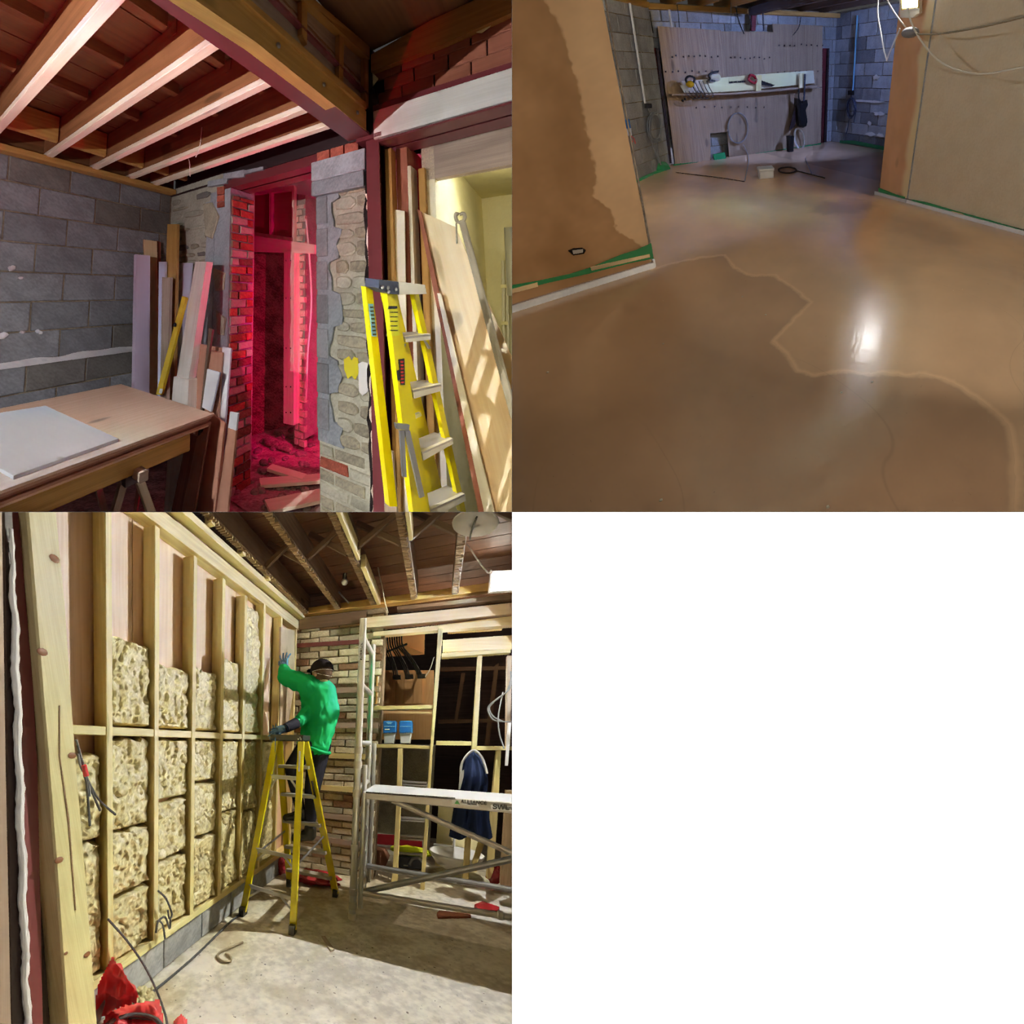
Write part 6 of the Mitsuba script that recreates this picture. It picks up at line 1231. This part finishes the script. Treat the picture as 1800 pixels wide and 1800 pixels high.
part(man, 'mask_strap', tube(bd, .003, 6), 'grey_cloth', 'pale strap round the back of the head')
part(man, 'mask_strap', tube([b_ - upv * .06 * math.sin((i + .5) / 24 * math.pi) - (b_ - hc) * .06 for i, b_ in enumerate(bd)], .003, 6), 'grey_cloth')
# gloved hands, five fingers each
def hand(wr, d, palm_n, lab):
    d = unit(d); n = unit(palm_n - d * (d @ palm_n)); s = np.cross(n, d)
    chains = [((wr, .03), (wr + d * .045, .034)), ((wr + d * .03 + s * .022, .022), (wr + d * .085 + s * .03, .018)), ((wr + d * .03 - s * .022, .022), (wr + d * .085 - s * .028, .018))]
    for i, (o, L) in enumerate(((-.030, .065), (-.010, .078), (.011, .074), (.031, .056))):
        k0 = wr + d * .085 + s * o; k1 = k0 + d * L * .55 + s * o * .55 + n * .006; k2 = k1 + d * L * .5 + s * o * .45 + n * .014
        chains += [((k0, .0105), (k1, .0095)), ((k1, .0095), (k2, .008))]
    t0 = wr + d * .03 - s * .032; t1 = t0 - s * .028 + d * .03; t2 = t1 - s * .006 + d * .032 + n * .01
    chains += [((t0, .013), (t1, .0115)), ((t1, .0115), (t2, .009))]
    part(man, 'gloved_hand', from_tm(hull(chains, .005, 4)), 'glove', lab)
hand(wrL, V3(-.1, .1, 1), V3(.2, 1, 0), 'blue gloved hand raised to the wall')
hand(wrR, V3(-.9, -.1, -.25), V3(0, .7, -.7), 'blue gloved hand resting on the ladder cap')
part(man, 'sleeve', tube([elR + (wrR - elR) * .25, elR + (wrR - elR) * .6, wrR], np.array([.05, .047, .042]), 10), 'trousers', 'dark sleeve of the forearm')
for a_, t_ in ((anR, toR), (anL, toL)):
    part(man, 'boot', from_tm(hull([((a_ + V3(0, 0, .02), .06), (a_ - V3(0, 0, .03), .06)), ((a_ - V3(0, 0, .03), .055), (t_, .045))], .02, 4)), 'black')
# --- aluminium scaffold tower
tw = thing('scaffold_tower', 'aluminium scaffold tower with a timber decked platform', 'scaffold')
def legx(z): return -.578
lgF = lambda z: V3(-.578 - .006 * z, 3.17, z); lgB = lambda z: V3(-.600 - .006 * z, 3.83, z)
part(tw, 'front_leg', tube([lgF(.03), lgF(2.50)], .028, 14), 'alu')
part(tw, 'rear_leg', tube([lgB(.03), lgB(2.45)], .028, 14), 'alu')
part(tw, 'guard_tube', tube([lgF(.1) + V3(.06, .02, 0), lgF(1.32) + V3(.055, .02, 0)], .02, 12), 'alu')
part(tw, 'guard_tube', tube([lgB(.1) + V3(.05, .02, 0), lgB(1.5) + V3(.05, .02, 0)], .02, 12), 'alu')
for z in (2.36, 1.98, 1.5, 1.12, .90, .66, .42, .2): part(tw, 'rung', tube([lgF(z), lgB(z)], .022, 12), 'alu')
for z in (1.44, 1.32, 1.08, .62, .24, .12):
    for f_ in (lgF, lgB): part(tw, 'coupling', tube([f_(z - .03), f_(z + .03)], .034, 14), 'alu_dull')
part(tw, 'foot', tube([lgF(0), lgF(.05)], .033, 14), 'cable_white'); part(tw, 'foot', tube([lgB(0), lgB(.05)], .033, 14), 'cable_white')
zd = 1.125
part(tw, 'label', plate(face([(634, 1130), (637, 1130), (636, 1160), (633, 1160)], PY(3.135)), (0, .003, 0)), 'ink', 'upright lettered sticker')
words_up = words('ALLIANCE', .026, R.at(636.4, 1158, PY(3.13)), R.at(637, 1128, PY(3.13)) - R.at(636.4, 1158, PY(3.13)), V3(-1, 0, 0))
part(tw, 'lettering', words_up, 'sticker_white')
pf = thing('scaffold_platform', 'pale timber platform with aluminium side frame resting on the scaffold', 'platform')
A0, A1, A2, A3 = V3(-.53, 3.14, 1.10), V3(1.9, 3.14, 1.10), V3(1.9, 3.74, 1.10), V3(-.53, 3.80, 1.10)
part(pf, 'deck_sheet', plate([A0, A1, A2, A3], (0, 0, -.012), 'white'), 'worn_deck' if False else 'wood')
def sidez(px0, py0, px1, py1): return [R.at(px0, py0, PY(3.13)), R.at(px1, py1, PY(3.13))]
part(pf, 'side_rail', plate(face([(643, 1393.5), (960, 1416), (960, 1436), (643, 1404.5)], PY(3.125)), (0, .04, 0), bevel=.004), 'alu_dull')
part(pf, 'edge_strip', plate(face([(643, 1392), (800, 1402.5), (800, 1404), (643, 1394)], PY(3.12)), (0, .02, 0)), 'ink')
part(pf, 'name_plate', plate(face([(794, 1405.5), (842, 1409), (841.5, 1417.5), (794, 1414)], PY(3.12)), (0, .004, 0)), 'sticker_white')
part(pf, 'logo', plate(face([(799, 1413), (803.5, 1406.6), (808, 1413.8)], PY(3.117)), (0, .003, 0)), 'green_logo', 'green triangle logo')
dirx = R.at(842, 1409, PY(3.117)) - R.at(794, 1405.5, PY(3.117))
part(pf, 'lettering', words('ALLIANCE', .024, R.at(809.5, 1411.2, PY(3.117)), dirx, V3(0, 0, 1)), 'ink')
part(pf, 'lettering_line', plate(face([(822, 1413), (838, 1414.3), (838, 1415.5), (822, 1414.2)], PY(3.117)), (0, .003, 0)), 'ink')
part(pf, 'load_plate', plate(face([(863, 1414.5), (905, 1418), (905, 1427), (863, 1422.5)], PY(3.12)), (0, .004, 0)), 'sticker_white')
part(pf, 'lettering', words('SWL', .034, R.at(865, 1421.5, PY(3.117)), dirx, V3(0, 0, 1)), 'ink')
for k in (0, 2.2): part(pf, 'lettering_line', plate(face([(884, 1418 + k), (905, 1420 + k), (905, 1421 + k), (884, 1419 + k)], PY(3.117)), (0, .003, 0)), 'ink')
part(tw, 'brace', tube([R.at(690, 1407, PY(3.2)), R.at(910, 1504, PY(3.2))], .024, 12), 'alu_dull')
part(tw, 'brace', tube([R.at(632, 1569, PY(3.25)), R.at(910, 1508, PY(3.25))], .027, 12), 'zinc')
part(tw, 'ledger', tube([R.at(636, 1570, PY(3.2)), R.at(915, 1615, PY(3.2))], .024, 12), 'alu_dull')
part(tw, 'ledger', tube([R.at(645, 1522, PY(3.83)), R.at(915, 1567, PY(3.83))], .03, 12), 'zinc')
part(tw, 'ledger_clip', tube([R.at(880, 1602, PY(3.18)), R.at(880, 1616, PY(3.18))], .02, 8), 'alu')
# --- flood light
LC = PY(3.98)
fl_ = thing('flood_light', 'bright white flood light fixed under the beam at the right edge', 'lamp')
part(fl_, 'frame', plate(face([(862, 1003), (925, 1000), (925, 1037), (858, 1041)], LC), (0, .04, 0), bevel=.004), 'white_plastic')
part(fl_, 'lens', plate(face([(866, 1007), (925, 1004), (925, 1034), (862.5, 1038)], PY(3.97)), (0, .006, 0)), 'white_plastic', 'glowing lens', emitter={'type': 'area', 'radiance': {'type': 'rgb', 'value': [60.0, 58.0, 50.0]}})
lamp_spot('light_c_flood', R.at(880, 1022, PY(3.9)) - [.02, 0, .03], (-1.3, 2.0, .7), np.array([1.0, .97, .85]) * 66, 80, 70)
lamp_point('light_c_front', (-.8, .1, 1.2), np.array([1.0, .97, .92]) * .75)  # weak fill added on the camera side
lamp_point('light_c_store', (.05, 4.5, 2.5), np.array([1.0, .84, .62]) * 2.2)  # unseen warm source behind the frame, lights the store
# ================================================================== added dividers that part the light of the cells, and an added white wall
R = None
def world_box(lo, hi): return trimesh.creation.box(bounds=[lo, hi])
def raw(key, m, mat, label):
    scene[key] = mikit.ply(m, mat, smooth=False); labels[key] = {'kind': 'structure', 'label': label}; USED.add(key)
scene['matt_white'] = {'type': 'twosided', 'bsdf': {'type': 'diffuse', 'reflectance': {'type': 'rgb', 'value': [.9, .9, .9]}}}
scene['matt_grey'] = {'type': 'twosided', 'bsdf': {'type': 'diffuse', 'reflectance': {'type': 'rgb', 'value': [.4, .4, .4]}}}
cz = float(CAM[2])
raw('wall_white', world_box([0, 2.0, cz - 2.4], [2.4, 2.05, cz]), 'matt_white', 'added white wall filling the blank quarter')
raw('wall_party', world_box([-.0003, FRONT, cz], [.0003, 12, cz + 12]), 'matt_grey', 'added divider between the two upper rooms')
raw('wall_party_001', world_box([-.0003, FRONT, cz - 12], [.0003, 12, cz]), 'matt_grey', 'added divider beside the white wall')
raw('floor_party', world_box([-12, FRONT, cz - .0003], [0, 12, cz + .0003]), 'matt_grey', 'added divider slab between the workshop and the insulated room')
raw('floor_party_001', world_box([0, FRONT, cz - .0003], [12, 12, cz + .0003]), 'matt_grey', 'added divider slab above the white wall')
for k, p in enumerate(((2.3, 1.12, cz - .5), (.5, 1.12, cz - 2.3), (2.4, 1.12, cz - 2.4), (.25, 1.12, cz - .22))):
    scene[f'light_white_{k}'] = {'type': 'spot', 'to_world': T4().look_at(origin=list(p), target=[1.0, 2.0, cz - 1.0], up=[0, .1, 1]), 'intensity': {'type': 'rgb', 'value': [24.0] * 3}, 'cutoff_angle': 70, 'beam_width': 60}  # added spots that overlight the white wall
for o in list(scene):
    if isinstance(scene[o], dict) and scene[o].get('type') == 'ply' and o not in labels and '__' not in o: labels[o] = {}
